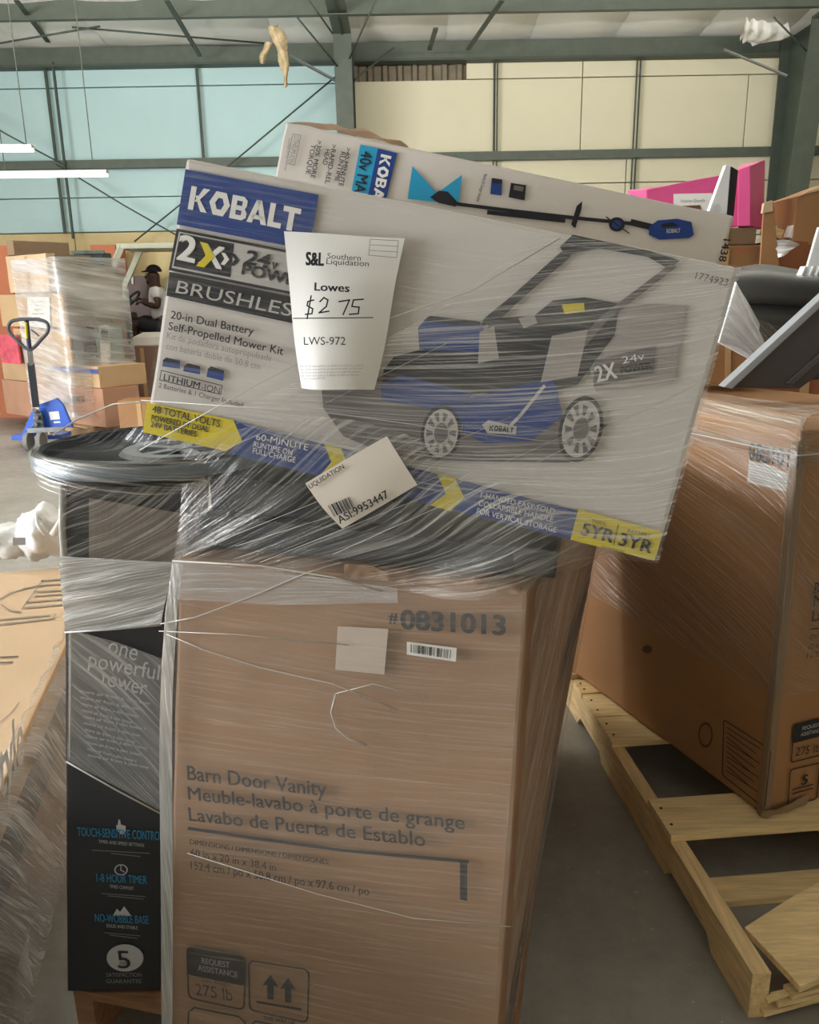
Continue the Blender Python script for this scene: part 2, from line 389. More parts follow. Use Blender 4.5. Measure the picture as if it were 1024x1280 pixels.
def concrete():
    m, nt, p = new_mat('concrete_floor')
    tc = N(nt, 'ShaderNodeTexCoord')
    a = N(nt, 'ShaderNodeTexNoise', i_Scale=.9, i_Detail=8.0, i_Roughness=.65); L(nt, tc.outputs['Object'], a.inputs[0])
    b = N(nt, 'ShaderNodeTexNoise', i_Scale=14.0, i_Detail=5.0, i_Roughness=.7); L(nt, tc.outputs['Object'], b.inputs[0])
    ad = N(nt, 'ShaderNodeMath', operation='MULTIPLY_ADD'); L(nt, b.outputs[0], ad.inputs[0]); ad.inputs[1].default_value = .45; L(nt, a.outputs[0], ad.inputs[2])
    cr = N(nt, 'ShaderNodeValToRGB'); L(nt, ad.outputs[0], cr.inputs[0])
    cr.color_ramp.elements[0].position = .42; cr.color_ramp.elements[0].color = rgb(116, 110, 102)
    cr.color_ramp.elements[1].position = .95; cr.color_ramp.elements[1].color = rgb(164, 161, 154)
    sp = N(nt, 'ShaderNodeTexNoise', i_Scale=38.0, i_Detail=2.0); L(nt, tc.outputs['Object'], sp.inputs[0])
    rm = N(nt, 'ShaderNodeMapRange'); rm.inputs[1].default_value = .70; rm.inputs[2].default_value = .76; L(nt, sp.outputs[0], rm.inputs[0])
    mx = N(nt, 'ShaderNodeMix', data_type='RGBA'); L(nt, rm.outputs[0], mx.inputs[0]); L(nt, cr.outputs[0], mx.inputs[6]); mx.inputs[7].default_value = rgb(186, 176, 160)
    L(nt, mx.outputs[2], p.inputs['Base Color']); p.inputs['Roughness'].default_value = .5; p.inputs['Specular IOR Level'].default_value = .35
    bp = N(nt, 'ShaderNodeBump', i_Strength=.15, i_Distance=.01); L(nt, b.outputs[0], bp.inputs['Height']); L(nt, bp.outputs[0], p.inputs['Normal'])
    return m
floor = structure(box('floor', (-14, -9, -.2), (12, 13.4, 0), concrete(), 0))
WY = 13.0
WPAINT = plain('pale_wall_sheet', rgb(196, 188, 164), rough=.7, var=.05)
structure(box('wall_right', (11.8, -9.2, 0), (12, 13.1, 6.0), WPAINT, 0))
wl = structure(box('wall_left', (-9.5, -9.2, 3.45), (-9.3, 13.1, 7.2), WPAINT, 0))
for y0, y1 in ((-9.2, -2.5), (5.7, 13.1)): child(box('wall_section', (-9.5, y0, 0), (-9.3, y1, 3.45), WPAINT, 0), wl)
wf = structure(box('wall_front', (-9.3, -9.4, 4.4), (11.8, -9.2, 7.2), WPAINT, 0))
for x0, x1 in ((-9.3, 4.0), (9.2, 11.8)): child(box('wall_section', (x0, -9.4, 0), (x1, -9.2, 4.4), WPAINT, 0), wf)
wall = structure(box('wall_back', (-14, WY+.12, 0), (12, WY+.3, 5.1), SHEETM, 0))
def wx(px, py): return atY(px, py, WY).x
def wz(px, py): return atY(px, py, WY).z
def panel(x0, x1, z0, z1, mat, y=WY, t=.1, name='panel', bev=.012):
    return child(box(name, (x0+.006, y, z0+.006), (x1-.006, y+t, z1-.006), mat, bev), wall)
xr0, xr1 = wx(78, 180), wx(252, 180); xc = wx(428, 150)
zt, zs1, zg, zs2, zb = 4.92, wz(250, 107), 3.55, wz(120, 247), 2.6
cols = [-14.0, -10.6, -8.2, xr0, xr1, xc]
for a, b in zip(cols, cols[1:]):
    panel(a, b, zs1, zt, COOLVINYL); panel(a, b, zg, zs1, COOLVINYL, WY+.004); panel(a, b, zs2, zg, COOLVINYL, WY+.008); panel(a, b, zb, zs2, COOLVINYL, WY+.0)
    panel(a, b, 0, zb, TAN, WY+.03, .07)
x1 = wx(619, 130); x2 = wx(727, 140); x3 = wx(795, 130); x4 = wx(933, 140); x5 = wx(975, 150)
zr = wz(650, 98); zg2 = 3.57; zr3 = wz(850, 227)
for a, b, z0, z1 in ((xc, x1, zg2, zr), (x1, x2, zg2, zr), (x2, x3, zg2, zr), (x3, x4, zg2, zr), (x4, x5, zg2, zr), (x5, 12, zg2, zt),
                     (wx(583, 85), x1, zr, zt), (x1, x2, zr, zt), (x2, x3, zr, zt), (x3, x5, zr, zt),
                     (xc, wx(550, 215), zr3, zg2), (wx(550, 215), wx(783, 215), zr3, zg2), (wx(783, 215), x5, zr3, zg2), (x5, wx(1010, 215), zr3, zg2), (wx(1010, 215), 12, zr3, zg2),
                     (xc, wx(783, 215), 2.4, zr3), (wx(783, 215), x5, 2.4, zr3), (x5, 12, 2.4, zr3), (xc, 12, 0, 2.4)):
    panel(a, b, z0, z1, CREAM)
# bare ribbed sheet where one panel is missing
bm = bmesh.new(); xa, xb = xc+.1, wx(583, 85)
prof = []; x = xa
while x < xb:
    prof += [(x, .0), (x+.05, .0), (x+.08, -.05), (x+.14, -.05), (x+.17, .0)]; x += .22
vs = [[bm.verts.new((px_, WY+.11+d, z)) for px_, d in prof] for z in (zr, zt)]
for i in range(len(prof)-1): bm.faces.new((vs[0][i], vs[0][i+1], vs[1][i+1], vs[1][i]))
child(from_bm('ribbed_sheet', bm, SHEETM), wall, 'bare ribbed metal sheet where a panel is missing')
# girts (C sections) and sag rods
def girt(x0, x1, z, y=WY-.0, name='girt'):
    bm = bmesh.new(); h = .058; d = .14
    pr = [(y, z-h), (y, z-h+.012), (y-d+.012, z-h+.012), (y-d+.012, z+h-.012), (y, z+h-.012), (y, z+h), (y-d, z+h), (y-d, z-h)]
    A = [bm.verts.new((x0, a, b)) for a, b in pr]; B = [bm.verts.new((x1, a, b)) for a, b in pr]
    for i in range(len(pr)): bm.faces.new((A[i], A[(i+1) % len(pr)], B[(i+1) % len(pr)], B[i]))
    bm.faces.new(A); bm.faces.new(B[::-1]); return child(from_bm(name, bm, GREEN), wall)
girt(-14, xc-.1, zg); girt(xc+.1, x5, zg2); girt(x5+.35, 12, zg2)
for px_ in (66, 252):
    X = wx(px_, 150); child(bar('sag_rod', (X, WY-.06, zb-.02), (X, WY-.06, zt), .036, .03, GREEND), wall)
child(bar('sag_rod', (wx(75, 150)+.05, WY-.16, zb-.1), (wx(60, 70)+.12, WY-.16, zt), .038, .03, GREEND), wall)
for X in (x1, x3):
    for d in (-.025, .025): child(bar('sag_rod', (X+d, WY-.06, 2.4), (X+d, WY-.06, zt), .02, .02, GREEND), wall)
# roof: vinyl faced insulation over purlins
SL = .085
def rz(Y): return 5.12 + (WY-Y)*SL
roof = structure(hexa('ceiling', [V((-14, -9, rz(-9)+.02)), V((12, -9, rz(-9)+.02)), V((12, WY+.3, rz(WY+.3)+.02)), V((-14, WY+.3, rz(WY+.3)+.02)),
                                  V((-14, -9, rz(-9)+.2)), V((12, -9, rz(-9)+.2)), V((12, WY+.3, rz(WY+.3)+.2)), V((-14, WY+.3, rz(WY+.3)+.2))], SHEETM, 0))
xs = -14.0; k = 0
while xs < 12:
    wdt = 1.22
    # each blanket sags between the purlins
    rows = []
    Ys = [WY+.1, WY-.5, WY-1.0, WY-1.5, WY-2.2, WY-3, WY-6, WY-10, -9]
    sag = [0, .05, .07, .03, .07, .03, .03, .03, .02]
    for Y, s in zip(Ys, sag):
        rows.append([V((xs+wdt*t, Y, rz(Y)+.0 - s*math.sin(math.pi*t)*1.0+(.012 if t in (0, 1) else 0))) for t in (0, .25, .5, .75, 1)])
    child(sheet('insulation_blanket', rows, VINYL, 10, 24, wrinkle=.012, wfreq=(3, 3), seed=k), roof); xs += wdt; k += 1
def purlin(Y, z, h=.24, x0=-14, x1=12):
    bm = bmesh.new()
    pr = [(Y-.09, z), (Y, z), (Y, z+h-.015), (Y+.09, z+h-.015), (Y+.09, z+h), (Y-.015, z+h), (Y-.015, z+.015), (Y-.09, z+.015)]
    A = [bm.verts.new((x0, a, b)) for a, b in pr]; B = [bm.verts.new((x1, a, b)) for a, b in pr]
    for i in range(len(pr)): bm.faces.new((A[i], A[(i+1) % len(pr)], B[(i+1) % len(pr)], B[i]))
    bm.faces.new(A); bm.faces.new(B[::-1]); return child(from_bm('purlin', bm, GREEN), roof)
for Y in (11.45, 9.9, 8.3, 6.7): purlin(Y, rz(Y)-.24)
child(box('eave_strut', (-14, WY-.16, 4.86), (12, WY-.02, 5.1), GREEN, .004), roof)
child(box('eave_strut_flange', (-14, WY-.22, 4.84), (12, WY-.02, 4.87), GREEND, .0), roof)
# rigid frames: tapered I columns running into rafters
def frame_column(px, pyb, label, xoff=0.0, d0=.35, d1=.85, fw=.24):
    X = wx(px, pyb)+xoff
    root = empty('steel_column', (X, WY-.4, 0), label, 'column', 'frame columns of the back wall')
    zt_ = 5.05
    def pl(name, pts, ax, t, mat):
        p = [V(q) for q in pts]; s = V(ax)*t
        return child(hexa(name, [q-s/2 for q in p]+[q+s/2 for q in p], mat, 0), root)
    yb = WY-.23
    pl('web', [(X, yb, 0), (X, yb-d0, 0), (X, yb-d1, zt_), (X, yb, zt_)], (1, 0, 0), .03, GREEND)
    a = V((X, yb-d0, 0)); b = V((X, yb-d1, zt_))
    child(bar('inner_flange', a, b, fw, .03, GREEN, up=(0, 1, 0)), root)
    child(bar('outer_flange', (X, yb, 0), (X, yb, zt_), fw, .03, GREEND, up=(0, 1, 0)), root)
    # rafter
    yr = -8.5
    pl('rafter_web', [(X, yb, zt_-.05), (X, yb-d1, zt_-.05), (X, yr, rz(yr)-1.0), (X, yr, rz(yr)-.3)], (1, 0, 0), .02, GREEND)
    child(bar('rafter_flange', (X, yb-d1, zt_-.02), (X, yr, rz(yr)-1.0), fw, .03, GREEN), root)
    child(box('base_plate', (X-.2, yb-d0-.05, 0), (X+.2, yb+.05, .03), GREEND, .003), root)
    return root, X
fc1, X1 = frame_column(436, 150, 'dark green steel column left of the ribbed metal sheet, meeting the roof', d0=.3, d1=.62, fw=.24)
fc2, X2 = frame_column(972, 150, 'dark green tapered steel column at the right of the cream wall panels', d0=.3, d1=.9, fw=.30)
# knee braces from frames to girts / purlins
child(bar('knee_brace', atY(361, 69, 12.0), atY(424, 103, 12.3), .07, .02, STEEL), fc1)
child(bar('knee_brace', atY(905, 62, 12.4), atY(984, 95, 12.2), .07, .02, STEEL), fc2)
child(bar('knee_brace', atY(443, 100, 12.4), atY(492, 60, 12.7), .06, .02, GREEND), fc1)
# diagonal cable bracing
def cable(a, b, lab, r=.012):
    thing(tube('bracing_cable', [a, a.lerp(b, .5)-V((0, 0, .02)), b], r, GREEND, 6), lab, 'cable', 'thin bracing cables of the hall')
cable(atY(424, 92, 12.7), atY(168, 302, 12.75), 'thin dark cable running diagonally down from the left steel column across teal sheets')
cable(atY(70, 205, 12.72), atY(240, 305, 12.72), 'thin dark cable crossing low on the teal sheets behind the forklift')
for (x, y, Y), (x_, y_, Y_) in (((370, 20, 11.4), (424, 85, 12.2)), ((386, 0, 10.8), (416, 42, 11.5)), ((470, 0, 10.8), (436, 75, 12.2)), ((968, 22, 11.4), (1024, 80, 12.2)), ((0, 54, 11.6), (125, 33, 11.46)), ((90, 34, 11.5), (330, 54, 12.6))):
    child(tube('brace_rod', [atY(x, y, Y), atY(x_, y_, Y_)], .012, GREEND, 6), roof)
cable(atY(-60, 128, 12.6), atY(78, 205, 12.65), 'thin dark cable at the far left reaching the girt')
for (a, b), k in zip((((20, 0), (60, 52)), ((208, 0), (250, 70)), ((545, 35), (537, 62)), ((628, 0), (585, 62))), range(4)):
    child(bar('roof_strap', atY(*a, 10.9), atY(*b, 12.6), .06, .02, GREEND), roof)
# torn insulation
def rag(name, pts, wd, label, seed):
    rows = []
    for (x, y, Y), wv in zip(pts, wd):
        rows.append([atY(x-wv, y, Y), atY(x, y+1, Y-.06), atY(x+wv, y-1, Y)])
    o = sheet(name, rows, RAG, 14, 40, wrinkle=.05, wfreq=(9, 7), seed=seed)
    rr = random.Random(seed)
    for v in o.data.vertices: v.co += V((rr.uniform(-.006, .006), 0, rr.uniform(-.006, .006)))
    md = o.modifiers.new('thick', 'SOLIDIFY'); md.thickness = .006
    return thing(o, label, 'insulation')
RAG = plain('torn_tan_fibre', rgb(186, 166, 130), rough=.9, var=.35, scale=14, bump=.6, bscale=25)
rag('torn_insulation', [(341, 32, 11.6), (348, 46, 11.6), (353, 62, 11.6), (355, 80, 11.6), (357, 95, 11.6), (357, 108, 11.6)], (6, 9, 6, 6, 2, 2), 'torn tan strip of insulation hanging from the purlin left of the steel column', 3)
rag('torn_insulation', [(338, 52, 11.62), (333, 62, 11.62), (329, 70, 11.62), (328, 79, 11.62)], (5, 4, 4, 2), 'short brown scrap of insulation hanging beside the longer torn strip', 5)
o = sheet('sagging_insulation', [[atY(932, 24, 11.6), atY(952, 26, 11.6), atY(985, 30, 11.7)], [atY(928, 38, 11.8), atY(950, 44, 11.8), atY(985, 46, 11.9)], [atY(925, 48, 12.2), atY(932, 54, 12.2), atY(945, 54, 12.2)]], VINYL, 16, 10, wrinkle=.06, wfreq=(14, 4), seed=9)
thing(o, 'creased pale insulation blanket sagging by the top of the right column', 'insulation')
# strip lights at the left
LAMP = plain('lit_tube', (1, .98, .92, 1), emit=2.2, var=0)
for a, b, lab in (((-25, 188), (42, 188), 'upper short fluorescent tube at the left edge, glowing white'), ((-10, 221), (135, 219), 'long glowing fluorescent tube below the short one at the left edge')):
    Yl = 8.5 if a[1] < 200 else 9.0; A = atY(*a, Yl); B = atY(*b, Yl); mid = (A+B)/2
    r = empty('fluorescent_light', mid, lab, 'lamp')
    child(tube('lamp_tube', [A, B], .016, LAMP, 8), r)
    child(bar('housing', A+V((0, 0, .035)), B+V((0, 0, .035)), .08, .03, plain('lamp_white', rgb(200, 205, 200))), r)
    for P in (A.lerp(B, .12), A.lerp(B, .88)):
        child(bar('hanger', P+V((0, 0, .05)), V((P.x, P.y, rz(P.y)-.2)), .008, .008, GREEND), r)

# ================================================================== stretch films
F_MOWER = film('film_mower', base=.02, fine=.11, broad=.03, gloss=.45, rough=.2, tint=(.80, .78, .76), bump=.4)
F_DIAG = film('film_diagonal', base=.02, fine=.44, broad=.1, gloss=.5, rough=.2, tint=(.88, .86, .84), bump=.6)
F_SKIRT = film('film_skirt', base=.02, fine=.36, broad=.16, gloss=.5, rough=.2, tint=(.80, .78, .72), bump=.8)
F_SIDE = film('film_side', base=.06, fine=.3, broad=.25, gloss=.5, rough=.2, tint=(.84, .78, .72), bump=.6)
F_BOX = film('film_box', base=.09, fine=.11, broad=.06, gloss=.4, rough=.25, tint=(.84, .78, .72), bump=.5)
F_DENSE = film('film_dense', base=.55, fine=.7, broad=.3, gloss=.65, rough=.32, tint=(.88, .92, .97), bump=1.0)
F_GREY = film('film_grey', base=.22, fine=.3, broad=.16, gloss=.4, rough=.25, tint=(.8, .84, .88), bump=.6)
F_LIGHT = film('film_light', base=.0, fine=.08, broad=.03, gloss=.6, rough=.18)
ROPE = plain('film_roped_edge', rgb(196, 192, 186), rough=.25, spec=.6, var=.05)

# ================================================================== main pallet
# barn-door vanity carton
vf = [V((-.408, 1.335, 1.117)), V((.186, 1.192, 1.096)), V((.136, 1.13, .148)), V((-.5, 1.285, .148))]
vf[2] = V((.134, on_plane(512, 640, vf[0], (vf[1]-vf[0]).cross(vf[3]-vf[0])).y, .148)); _n = (vf[1]-vf[0]).cross(vf[3]-vf[0]); vf[2].y = vf[0].y-(_n.x*(vf[2].x-vf[0].x)+_n.z*(vf[2].z-vf[0].z))/_n.y
vd = V((.335, .942, 0))*1.5; vb_ = V((.275, .961, 0))*1.5; vl_ = V((.234, .972, 0))*1.45
vanity = hexa('vanity_box', [vf[3], vf[2], vf[2]+vb_, vf[3]+vl_, vf[0], vf[1], vf[1]+vd, vf[0]+vl_], KRAFT, .008, 9, .0035, 2)
thing(vanity, 'large kraft cardboard vanity box standing upright, wrapped in film, at the front of the picture', 'box')
vfront = Face(vf[0]+V((0, -.004, 0)), (vf[1]-vf[0]).cross(vf[3]-vf[0]))
T = lambda s, a, b, **k: text(vfront, s, a, b, INK, vanity, off=.007, **k)
T('Barn Door Vanity', (237, 972), (410, 993), cap=18, bold=.013)
T('Meuble-lavabo à porte de grange', (238, 997), (582, 1034), cap=17, bold=.013)
T('Lavabo de Puerta de Establo', (239, 1023), (533, 1055), cap=17, bold=.013)
T('DIMENSIONS / DIMENSIONS / DIMENSIONES:', (240, 1052), (414, 1078), cap=6, bold=.02)
T('60 in x 20 in x 38.4 in', (241, 1067), (347, 1086), cap=9, bold=.01)
T('152.4 cm / po x 50.8 cm / po x 97.6 cm / po', (241, 1083), (463, 1116), cap=10, bold=.01)
T('#', (487, 776), (499, 777), cap=13, bold=.03); T('0831013', (502, 784), (633, 792), cap=24, bold=.03)
outline(vfront, [(239, 1033), (320, 1045), (430, 1060), (585, 1074)], 4, INK, vanity, .007, False)
poly(vfront, [(576, 1073), (585, 1074), (585, 1123), (576, 1121)], INK, vanity, .007)
c1 = rrect([(236, 1180), (309, 1194), (307, 1259), (238, 1244)], 8); outline(vfront, c1, 2.2, INK2, vanity, .007)
poly(vfront, rrect([(237, 1181), (308, 1194), (308, 1229), (237, 1215)], 5), INK2, vanity, .0072)
TW = lambda s, a, b, **k: text(vfront, s, a, b, GREYP, vanity, off=.0085, **k)
TW('REQUEST', (255, 1200), (290, 1206), cap=7, bold=.02); TW('ASSISTANCE', (250, 1209), (300, 1218), cap=7, bold=.02)
T('Item Weight', (255, 1224), (290, 1230), cap=5); T('275 lb', (247, 1240), (293, 1248), cap=14)
outline(vfront, rrect([(313, 1197), (388, 1209), (386, 1275), (314, 1259)], 8), 2.2, INK2, vanity, .007)
for cx, cy in ((340, 1232), (362, 1236)):
    poly(vfront, [(cx-4, cy+13), (cx-4, cy-4), (cx-10, cy-4), (cx, cy-17), (cx+10, cy-2), (cx+4, cy-3), (cx+4, cy+14)], INK2, vanity, .007)
outline(vfront, [(324, 1249), (377, 1258)], 3, INK2, vanity, .007, False)
T('THIS WAY UP', (331, 1271), (371, 1277), cap=5, bold=.02)
outline(vfront, [(237, 1284), (238, 1262), (245, 1256), (300, 1267), (308, 1274), (307, 1294)], 2.2, INK2, vanity, .007, False)
outline(vfront, [(314, 1296), (314, 1280), (321, 1273), (380, 1284), (387, 1291), (386, 1306)], 2.2, INK2, vanity, .007, False)
def barcode(face, q, n, mat, root, off=.0095, seed=1):
    """bars inside pixel quad tl, tr, br, bl"""
    r = random.Random(seed); x = 0; tl, tr, br, bl = [V(p) for p in q]; vs = []; fs = []
    while x < 1:
        wd = r.choice((.4, .6, 1, 1.6))/n; x2 = min(1, x+wd); k = len(vs)
        vs += [face.px(*p, off) for p in (bl.lerp(br, x), bl.lerp(br, x2), tl.lerp(tr, x2), tl.lerp(tr, x))]; fs.append((k, k+1, k+2, k+3))
        x = x2+r.choice((.4, .6, 1.1))/n
    return child(link('barcode', vs, fs, mat), root)
lb = poly(vfront, [(510, 800), (572, 808), (571, 825), (510, 816)], WHITEP, vanity, .008, 'shipping_label'); lb['label'] = 'white barcode label'
sub(barcode(vfront, [(515, 803), (566, 810), (565, 821), (515, 813)], 22, INK, vanity), lb)
lb = poly(vfront, [(424, 781), (487, 784), (482, 841), (421, 835)], plain('pale_tape', rgb(206, 190, 176), rough=.4), vanity, .008, 'paper_label'); lb['label'] = 'faded paper label under the film'
# torn top edge
rt = random.Random(5); tts = [.50+.04*i for i in range(13)]
o = sheet('torn_edge', [[vf[0].lerp(vf[1], t)+V((0, -.006, -.004)) for t in tts], [vf[0].lerp(vf[1], t)+V((0, .004+.012*rt.random(), .003+.012*rt.random())) for t in tts]], KRAFT, 60, 6, wrinkle=.004, wfreq=(60, 40), seed=4)
child(o, vanity, 'torn and crumpled top edge')
vside = Face(vf[1]+V((.004, 0, 0)), (vf[2]-vf[1]).cross(vd))
vsn = vside.n
def side(u, f, off=.012): return vf[1].lerp(vf[2], f)+vd.lerp(vb_, f)*(u/1.5)+vsn*off
child(link('print_patch', [side(.02, .995, .008), side(.42, .995, .008), side(.42, .935, .008), side(.02, .965, .008)], [(0, 1, 2, 3)], INK2), vanity)
for i, (u0, u1, f) in enumerate(((.62, 1.1, .42), (.62, 1.35, .46), (.62, 1.3, .50))):
    child(link('print_line', [side(u0, f, .008), side(u1, f, .008), side(u1, f-.022, .008), side(u0, f-.022, .008)], [(0, 1, 2, 3)], INK), vanity)

# tower-fan carton, leaning a little to the right
tw = [V((-.742, 1.375, .145)), V((-.545, 1.372, .145)), V((-.395, 1.372, 1.236)), V((-.606, 1.375, 1.252))]
td = V((.0, .20, 0)); td2 = V((.0, .20, 0))
tower = hexa('fan_box', [tw[0], tw[1], tw[1]+td2+V((.0, -.0, 0)), tw[0]+td, tw[3], tw[2], tw[2]+td2, tw[3]+td], BOXBLACK, .004, 6, .0015, 5)
thing(tower, 'tall narrow black carton with blue print standing at the left of the vanity box', 'box')
tf = Face(tw[0], (tw[1]-tw[0]).cross(tw[3]-tw[0]))
LT = plain('ink_light_grey', rgb(196, 198, 202), rough=.6, var=.03)
BL = plain('ink_blue', rgb(64, 148, 196), rough=.6, var=.03)
T = lambda s, a, b, m=LT, **k: text(tf, s, a, b, m, tower, off=.004, **k)
T('one', (135, 815), (171, 825), cap=22); T('powerful', (111, 832), (199, 849), cap=20); T('tower', (126, 854), (183, 868), cap=20)
for i in range(11): T('more air from a slim tower fan'[:24+i % 5], (101+i*1, 864+i*8), (188-(i*7) % 23, 880+i*8), cap=4)
T('TOUCH-SENSITIVE CONTROLS', (98, 1043), (208, 1049), BL, cap=11, bold=.01)
T('TIMER AND SPEED SETTINGS', (124, 1052), (181, 1057), cap=4); T('1-8 HOUR TIMER', (122, 1100), (185, 1103), BL, cap=10, bold=.01)
T('TIMED COMFORT', (138, 1108), (168, 1111), cap=4); T('NO-WOBBLE BASE', (120, 1150), (187, 1153), BL, cap=10, bold=.01)
T('SOLID AND STABLE', (134, 1157), (173, 1160), cap=4)
for y, a, b in ((1061, 116, 188), (1065, 140, 176), (1115, 128, 182), (1118, 136, 180), (1164, 132, 176), (1167, 138, 172)): outline(tf, [(a, y), (b, y+4)], .8, GREYP, tower, .004, False)
disc(tf, (157, 1196), 23, 17, LT, tower, .003); text(tf, '5', (149, 1208), (165, 1208), BOXBLACK, tower, cap=22, off=.005); text(tf, 'YEAR', (150, 1203), (161, 1203), BOXBLACK, tower, cap=3, off=.005)
T('SATISFACTION', (134, 1219), (178, 1219), GREYP, cap=5); T('GUARANTEE', (134, 1227), (178, 1227), GREYP, cap=5)
disc(tf, (152, 1086), 8.5, 7, LT, tower, .003, hole=.8); outline(tf, [(152, 1080), (152, 1086), (156, 1088)], 1.3, LT, tower, .004, False)
poly(tf, [(142, 1143), (147, 1134), (151, 1138), (156, 1131), (165, 1143)], LT, tower, .004)
poly(tf, [(146, 1030), (148, 1030), (149, 1023), (151, 1023), (152, 1029), (158, 1031), (158, 1036), (156, 1041), (151, 1041), (147, 1035)], LT, tower, .004)
poly(tf, [(112, 622), (234, 642), (233, 718), (112, 722)], BOXGREY, tower, .003)
for i in range(14): outline(tf, [(118+i*8, 627+i*1.2), (118+i*8, 720)], .7, GREYP, tower, .0036, False)
# pallet under it
def pallet(name, origin, ax, ay, mat, label, deck, nstr=3, h=.14, sw=.045, dt=.02, bw=.1, cat='pallet'):
    """origin = corner at floor; ax along the deck boards (metres), ay along the stringers; deck = positions of top boards along ay (m)"""
    o = V(origin); ax = V(ax); ay = V(ay); X = ax.normalized(); Y = ay.normalized(); Z = V((0, 0, 1))
    r = empty(name, o+ax/2+ay/2, label, cat)
    for i in range(nstr):
        c = o+X*((ax.length-sw)*i/(nstr-1))
        child(obox('stringer', c+Z*dt*.0, X*sw, ay, Z*(h-dt), mat, .003), r)
    for d in deck: child(obox('deck_board', o+Y*d+Z*(h-dt), ax, Y*bw, Z*dt, mat, .002, cuts=0), r)
    return r
mp = pallet('wooden_pallet', (-.735, 1.385, 0), V((.972, -.234, 0))*.925, V((.234, .972, 0))*1.25, wood('brown_wood', rgb(150, 112, 82)), 'brown wooden pallet under the vanity box and the black fan carton', [.0, .16, .32, .48, .64, .80, .96, 1.05])

# black cartons lying on the vanity box
def ocart(c, ax, ay, az, mat, name='carton', bev=.004, cr=.0015, seed=0): return hexa(name, [V(c), V(c)+V(ax), V(c)+V(ax)+V(ay), V(c)+V(ay), V(c)+V(az), V(c)+V(ax)+V(az), V(c)+V(ax)+V(ay)+V(az), V(c)+V(ay)+V(az)], mat, bev, 4, cr, seed)
ux = V((.972, -.234, 0)); uy = V((.234, .972, 0)); uz = V((0, 0, 1))
f0 = vf[0]+ux*.02+uy*.05+V((0, 0, .008)); f1 = f0+ux*.63+V((0, 0, -.0225))
bc1 = hexa('flat_carton', [f0, f1, f1+uy*.62, f0+uy*.62, f0+V((0, 0, .06)), f1+V((0, 0, .046)), f1+uy*.62+V((0, 0, .02)), f0+uy*.62+V((0, 0, .05))], BOXBLACK, .004, 4, .001, 1)
thing(bc1, 'flat black carton lying on the vanity box under the mower box', 'box')
child(ocart(vf[0]+ux*.03+uy*.2+V((0, 0, .064)), ux*.001, uy*.3, uz*.001, TAPE, 'tape', 0, 0), bc1)
q0 = vf[0]+ux*.035+uy*.07+V((0, 0, .068)); q1 = q0+ux*.36+V((0, 0, -.012))
bc2 = hexa('black_carton', [q0, q1, q1+uy*.5, q0+uy*.5, q0+V((0, 0, .07)), q1+V((0, 0, .04)), q1+uy*.5+V((0, 0, .025)), q0+uy*.5+V((0, 0, .055))], BOXBLACK, .004, 4, .0012, 3)
thing(bc2, 'black carton behind the film between the round lid and the flat carton', 'box')
child(obox('tape', q0+uy*.001+ux*.15+V((0, -.0035, .01)), ux*.05, uy*.002, uz*.045, plain('black_tape', rgb(60, 60, 62), rough=.3), 0), bc2)

# round black lid
pc = V((-.46, 1.475, 1.256))
lid = lathe('round_lid', pc, [(.02, 0), (.17, 0), (.205, .004), (.218, .014), (.222, .028), (.219, .040), (.211, .044), (.203, .040), (.198, .026), (.16, .022), (.02, .022)], BLACKP, 72)
thing(lid, 'round black plastic lid with raised rim lying on top of the fan carton', 'lid')
child(lathe('rim_ring', pc, [(.222, .016), (.2245, .02), (.2245, .036), (.222, .040), (.2215, .03)], plain('slate_edge', rgb(96, 112, 128), rough=.3, spec=.6), 72, ring=True), lid, 'slate grey rim')
dm = plain('satin_grey', rgb(105, 106, 108), rough=.35, spec=.5)
ring = lathe('embossed_ring', pc+V((.03, .02, 0)), [(.075, .022), (.080, .029), (.105, .029), (.112, .022), (.09, .0225)], dm, 48, ring=True); child(ring, lid)
for k in range(5):
    a = k*2*math.pi/5+.3; c = pc+V((.03, .02, .0))
    child(bar('spoke', c+V((math.cos(a)*.02, math.sin(a)*.02, .025)), c+V((math.cos(a)*.08, math.sin(a)*.08, .025)), .022, .006, dm), lid)
child(cyl('hub', pc+V((.03, .02, .02)), pc+V((.03, .02, .03)), .026, dm), lid)

# ------------------------------------------------------------------ mower box
mn = V((-.176, -.979, .102)).normalized()
M4 = [V((-.338, 1.344, 1.766)), V((.473, 1.179, 1.583)), V((.373, 1.153, 1.159)), V((-.438, 1.318, 1.342))]
mb = -mn*.33
mower = hexa('mower_box', [M4[3], M4[2], M4[2]+mb, M4[3]+mb, M4[0], M4[1], M4[1]+mb, M4[0]+mb], BOXWHITE, .007, 10, .0016, 8)
thing(mower, 'large white mower carton with blue brand panel tilted on top of the main stack', 'box')
mf = Face(M4[0]+mn*.001, mn)
P_ = lambda pts, m, off=.003, **k: poly(mf, pts, m, mower, off, **k)
T = lambda s, a, b, m=INK2, off=.0048, **k: text(mf, s, a, b, m, mower, off=off, **k)
P_([(233, 212), (399, 244), (387, 313), (222, 281)], NAVY)
glyphs(mf, KOB, (236, 262), (137, 29), (5, -29), WHITEP, mower, .004)
P_([(222, 286), (440, 329), (432, 382), (212, 338)], INK2); P_([(225, 290), (437, 332), (430, 378), (216, 335)], plain('ink_silver', rgb(196, 192, 188)), .0034)
P_([(227, 292), (294, 305), (289, 347), (218, 333)], INK2, .0038)
T('2', (222, 324), (245, 329), WHITEP, cap=31, bold=.03); T('X', (249, 330), (279, 337), WHITEP, cap=27, bold=.03)
P_([(252, 303), (261, 305), (270, 322), (257, 335), (247, 333), (259, 320)], YEL, .0058)
P_([(290, 317), (295, 318), (301, 326), (294, 333), (289, 332), (295, 325)], INK2, .004)
